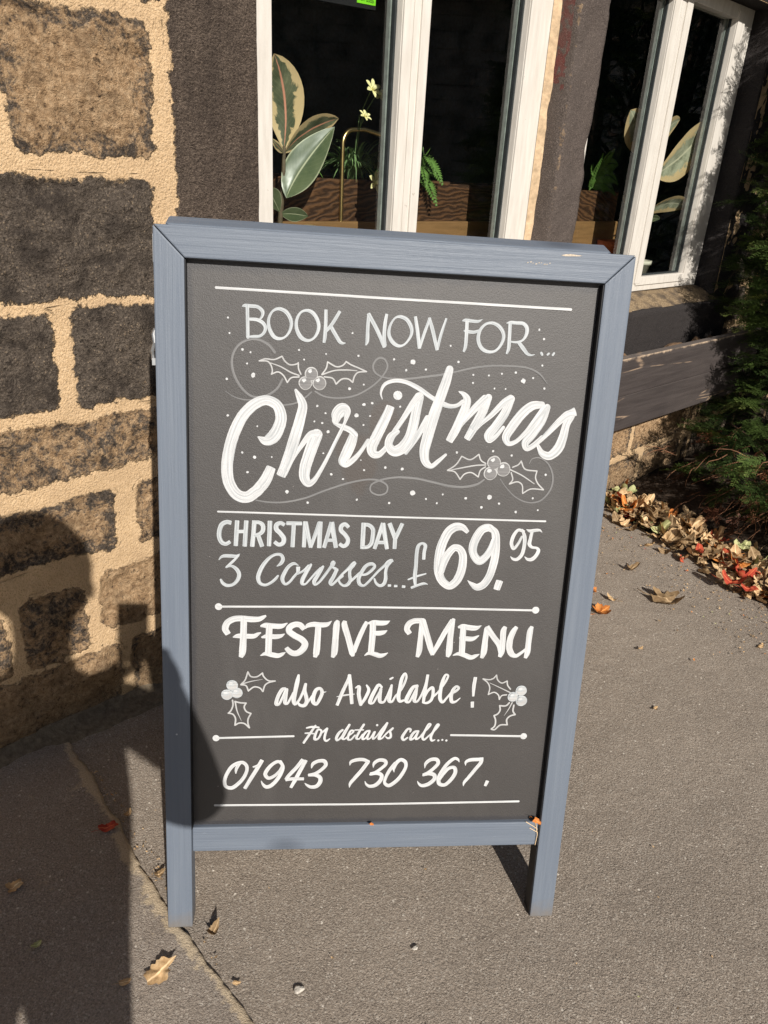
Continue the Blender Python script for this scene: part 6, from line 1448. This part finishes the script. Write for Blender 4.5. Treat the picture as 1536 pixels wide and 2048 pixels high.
def arm(sh, el, hand, s_, palm_dir, fingers, thumb):
    k = chain(sp1, [(sh, 0.074), ((Vector(sh) + Vector(el)) / 2, 0.064), (el, 0.052), ((Vector(el) * 0.45 + Vector(hand) * 0.55), 0.040), (Vector(hand) * 0.90 + Vector(el) * 0.10, 0.028)])
    pm_ = chain(k, [(Vector(hand), (0.034, 0.018))])
    for base_, pts in fingers + [thumb]:
        chain(pm_, [(Vector(hand) + base_, 0.0095)] + [(p, r) for p, r in pts])
def fing(hand, dirn, curl, ln, off):
    b = off
    p1 = hand + off + dirn * ln * 0.45; p2 = p1 + (dirn * 0.6 + curl * 0.8).normalized() * ln * 0.33; p3 = p2 + (dirn * 0.1 + curl).normalized() * ln * 0.25
    return (b, [(p1, 0.0085), (p2, 0.008), (p3, 0.0068)])
# right hand: fingers pass behind the phone's far edge, thumb at the near edge
fr_ = [fing(Hr, Fv * 0.9 - Dv * 0.1, -Rv, 0.062 + 0.006 * (1.5 - abs(k - 1.2)), Dv * (-0.030 + 0.021 * k) + Fv * 0.008 + Rv * 0.004) for k in range(4)]
fr_ = [(b, [(p + Fv * -0.018, r) for p, r in pts]) for b, pts in fr_]
th_r = (Dv * -0.022 - Fv * 0.016, [(Hr + Dv * -0.040 - Fv * 0.024 - Rv * 0.012, 0.010), (Hr + Dv * -0.052 - Fv * 0.022 - Rv * 0.030, 0.0085)])
fl_ = [fing(Hl, Fv * 0.9 + Dv * 0.1, -Dv, 0.060 + 0.006 * (1.5 - abs(k - 1.2)), Rv * (-0.030 + 0.021 * k) + Fv * 0.006) for k in range(4)]
fl_ = [(b, [(p + Fv * -0.020 + Dv * 0.010, r) for p, r in pts]) for b, pts in fl_]
th_l = (Rv * 0.020 - Fv * 0.016, [(Hl + Rv * 0.030 - Fv * 0.024 - Dv * 0.014, 0.010), (Hl + Rv * 0.036 - Fv * 0.020 - Dv * 0.034, 0.0085)])
arm((0.075, -0.335, 1.172), (0.150, -0.205, 0.985), Hr, 1, None, fr_, th_r)
arm((-0.275, -0.345, 1.155), (-0.300, -0.190, 1.000), Hl, -1, None, fl_, th_l)
for s_ in (1, -1):
    chain(pel, [((-0.115 + s_ * 0.088, -0.36, 0.80), (0.088, 0.092)), ((-0.115 + s_ * 0.092, -0.352, 0.62), 0.075), ((-0.115 + s_ * 0.095, -0.345, 0.46), 0.056), ((-0.115 + s_ * 0.098, -0.36, 0.30), 0.055), ((-0.115 + s_ * 0.10, -0.372, 0.10), 0.038)])
body_o = skin_body('body', nodes, edges, M['jacket'], per)
for mm in ('jeans', 'skin'): body_o.data.materials.append(M[mm])
# trousers, face and hands take their own colour by height and place: apply on the evaluated surface
dg = bpy.context.evaluated_depsgraph_get(); dg.update()
me2 = bpy.data.meshes.new_from_object(body_o.evaluated_get(dg))
body_o.modifiers.clear(); old = body_o.data; body_o.data = me2
me2.materials.clear()
for mm in ('jacket', 'jeans', 'skin'): me2.materials.append(M[mm])
hr_, hl_ = Hr - PB, Hl - PB
for pg in me2.polygons:
    c_ = pg.center
    if c_.z < 0.90: pg.material_index = 1
    elif (c_.z > 1.325 and c_.y < 0.12 and abs(c_.x - 0.01) < 0.15) or (c_ - hr_).length < 0.095 or (c_ - hl_).length < 0.095: pg.material_index = 2
    else: pg.material_index = 0
hb = MB()
hc = Vector((-0.092, -0.318, 1.535)) - PB
for i in range(15):
    for j in range(28):
        th_ = math.pi * i / 14; ph_ = 2 * math.pi * j / 28
        d = Vector((math.sin(th_) * math.cos(ph_), math.sin(th_) * math.sin(ph_), math.cos(th_)))
        front = max(0, d.y)
        zlow = -0.115 + 0.16 * front
        p_ = Vector((d.x * 0.103, d.y * 0.116 - 0.006, max(d.z * 0.125, zlow)))
        p_ *= 1 + 0.05 * mnoise.noise((d.x * 3, d.y * 3, d.z * 3))
        hb.v.append(tuple(hc + p_)); hb.uv.append((0, 0))
for i in range(14):
    for j in range(28):
        a = i * 28 + j; b_ = i * 28 + (j + 1) % 28
        hb.f.append((a, a + 28, b_ + 28, b_))
hb.build('hair', M['hair'], per, smooth=True)
M['eye'] = simple('eye', (0.03, 0.025, 0.02), 0.2, 0.1); M['lip'] = simple('lip', (0.40, 0.16, 0.14), 0.5, 0.1)
fc = Vector((-0.094, -0.300, 1.50)) - PB
m = MB(); m.tube([fc + Vector((0, 0.098, 0.02)), fc + Vector((0, 0.112, -0.012)), fc + Vector((0, 0.116, -0.030)), fc + Vector((0, 0.096, -0.036))], [0.006, 0.010, 0.013, 0.008], 8); m.build('nose', M['skin'], per, smooth=True)
for s_ in (-1, 1):
    m = MB(); m.lathe([(0.0005, -0.008), (0.007, -0.005), (0.010, 0), (0.007, 0.005), (0.0005, 0.008)], tuple(fc + Vector((s_ * 0.032, 0.090, 0.018))), 12); m.build('eye', M['eye'], per, smooth=True)
    m = MB(); m.tube([fc + Vector((s_ * 0.086, -0.01, 0.018)), fc + Vector((s_ * 0.096, -0.016, 0.006)), fc + Vector((s_ * 0.092, -0.008, -0.022)), fc + Vector((s_ * 0.084, 0.0, -0.032))], [0.010, 0.014, 0.012, 0.006], 8); m.build('ear', M['skin'], per, smooth=True)
m = MB(); m.tube([fc + Vector((-0.024, 0.082, -0.060)), fc + Vector((0, 0.092, -0.062)), fc + Vector((0.024, 0.082, -0.060))], [0.003, 0.007, 0.003], 8); m.build('mouth', M['lip'], per, smooth=True)
for s_ in (1, -1):
    fx = -0.115 + s_ * 0.10
    m = MB(); m.tube([Vector((fx, -0.425, 0.045)) - PB, Vector((fx, -0.37, 0.052)) - PB, Vector((fx + s_ * 0.008, -0.27, 0.044)) - PB, Vector((fx + s_ * 0.012, -0.19, 0.036)) - PB, Vector((fx + s_ * 0.012, -0.165, 0.030)) - PB], [0.034, 0.046, 0.043, 0.036, 0.020], 14)
    m.v = [(x, y, max(z, 0.002)) for x, y, z in m.v]
    m.build('shoe', M['shoe'], per, smooth=True)
# the phone
pho = empty('phone', frame(RIGHT, FWD, -DOWN, PH_C)); tag(pho, 'black phone held up in both hands of the person', 'phone')
M['phone'] = simple('black_glass', (0.012, 0.012, 0.014), 0.25, 0.1)
m = MB(); m.box(-0.0375, 0.0375, -0.004, 0.004, -0.0735, 0.0735); m.build('case', M['phone'], pho, bevel=0.003)
m = MB(); m.lathe([(0.0005, 0), (0.0065, 0), (0.0065, 0.0012), (0.0005, 0.0012)], n=16)
m.v = [(x + 0.0195 - 0.016, 0.0042 + z, y + 0.059) for x, y, z in m.v]; m.build('lens', M['phone'], pho)

# ------------------------------------------------------------------ across the way: the dark gable the panes reflect
oh = empty('stone_house', Matrix.Translation(Vector((9.0, 1.5, 0)))); tag(oh, 'dark stone house across the way seen as a dim reflection in the panes', 'house')
M['darkwall'] = simple('sooty_stone', (0.36, 0.33, 0.30), 0.9, 0.6, 4, 0.01)
M['slate'] = simple('slate', (0.05, 0.052, 0.06), 0.7, 0.3, 6, 0.01)
def coursed_wall(name, parent):
    m = MB(); q = random.Random(31); z = 0.0
    while z < 3.3:
        h_ = q.uniform(0.14, 0.22); y = -7.0
        while y < 7.0:
            w_ = q.uniform(0.3, 0.7); d_ = q.uniform(0, 0.02)
            m.box(-d_, 0.3, y + 0.006, min(7.0, y + w_) - 0.006, z + 0.006, z + h_ - 0.006); y += w_
        z += h_
    m.box(0.012, 0.31, -7.0, 7.0, 0, 3.3)
    return m.build(name, M['darkwall'], parent)
coursed_wall('wall', oh)
m = MB(); m.add([(-0.35, -7.2, 3.25), (-0.35, 7.2, 3.25), (2.6, 7.2, 5.2), (2.6, -7.2, 5.2), (-0.35, -7.2, 3.33), (-0.35, 7.2, 3.33), (2.6, 7.2, 5.28), (2.6, -7.2, 5.28)],
                [(0, 1, 2, 3), (7, 6, 5, 4), (0, 4, 5, 1), (2, 6, 7, 3), (1, 5, 6, 2), (0, 3, 7, 4)])
m.build('roof', M['slate'], oh)
for y in (-3.5, 3.8):
    m = MB(); m.box(-0.06, -0.025, y, y + 1.0, 1.0, 2.2); w_ = m.build('window', M['white'], oh, bevel=0.01)
    m = MB(); m.box(-0.064, -0.0605, y + 0.08, y + 0.92, 1.08, 2.12); m.build('pane', M['phone'], w_)
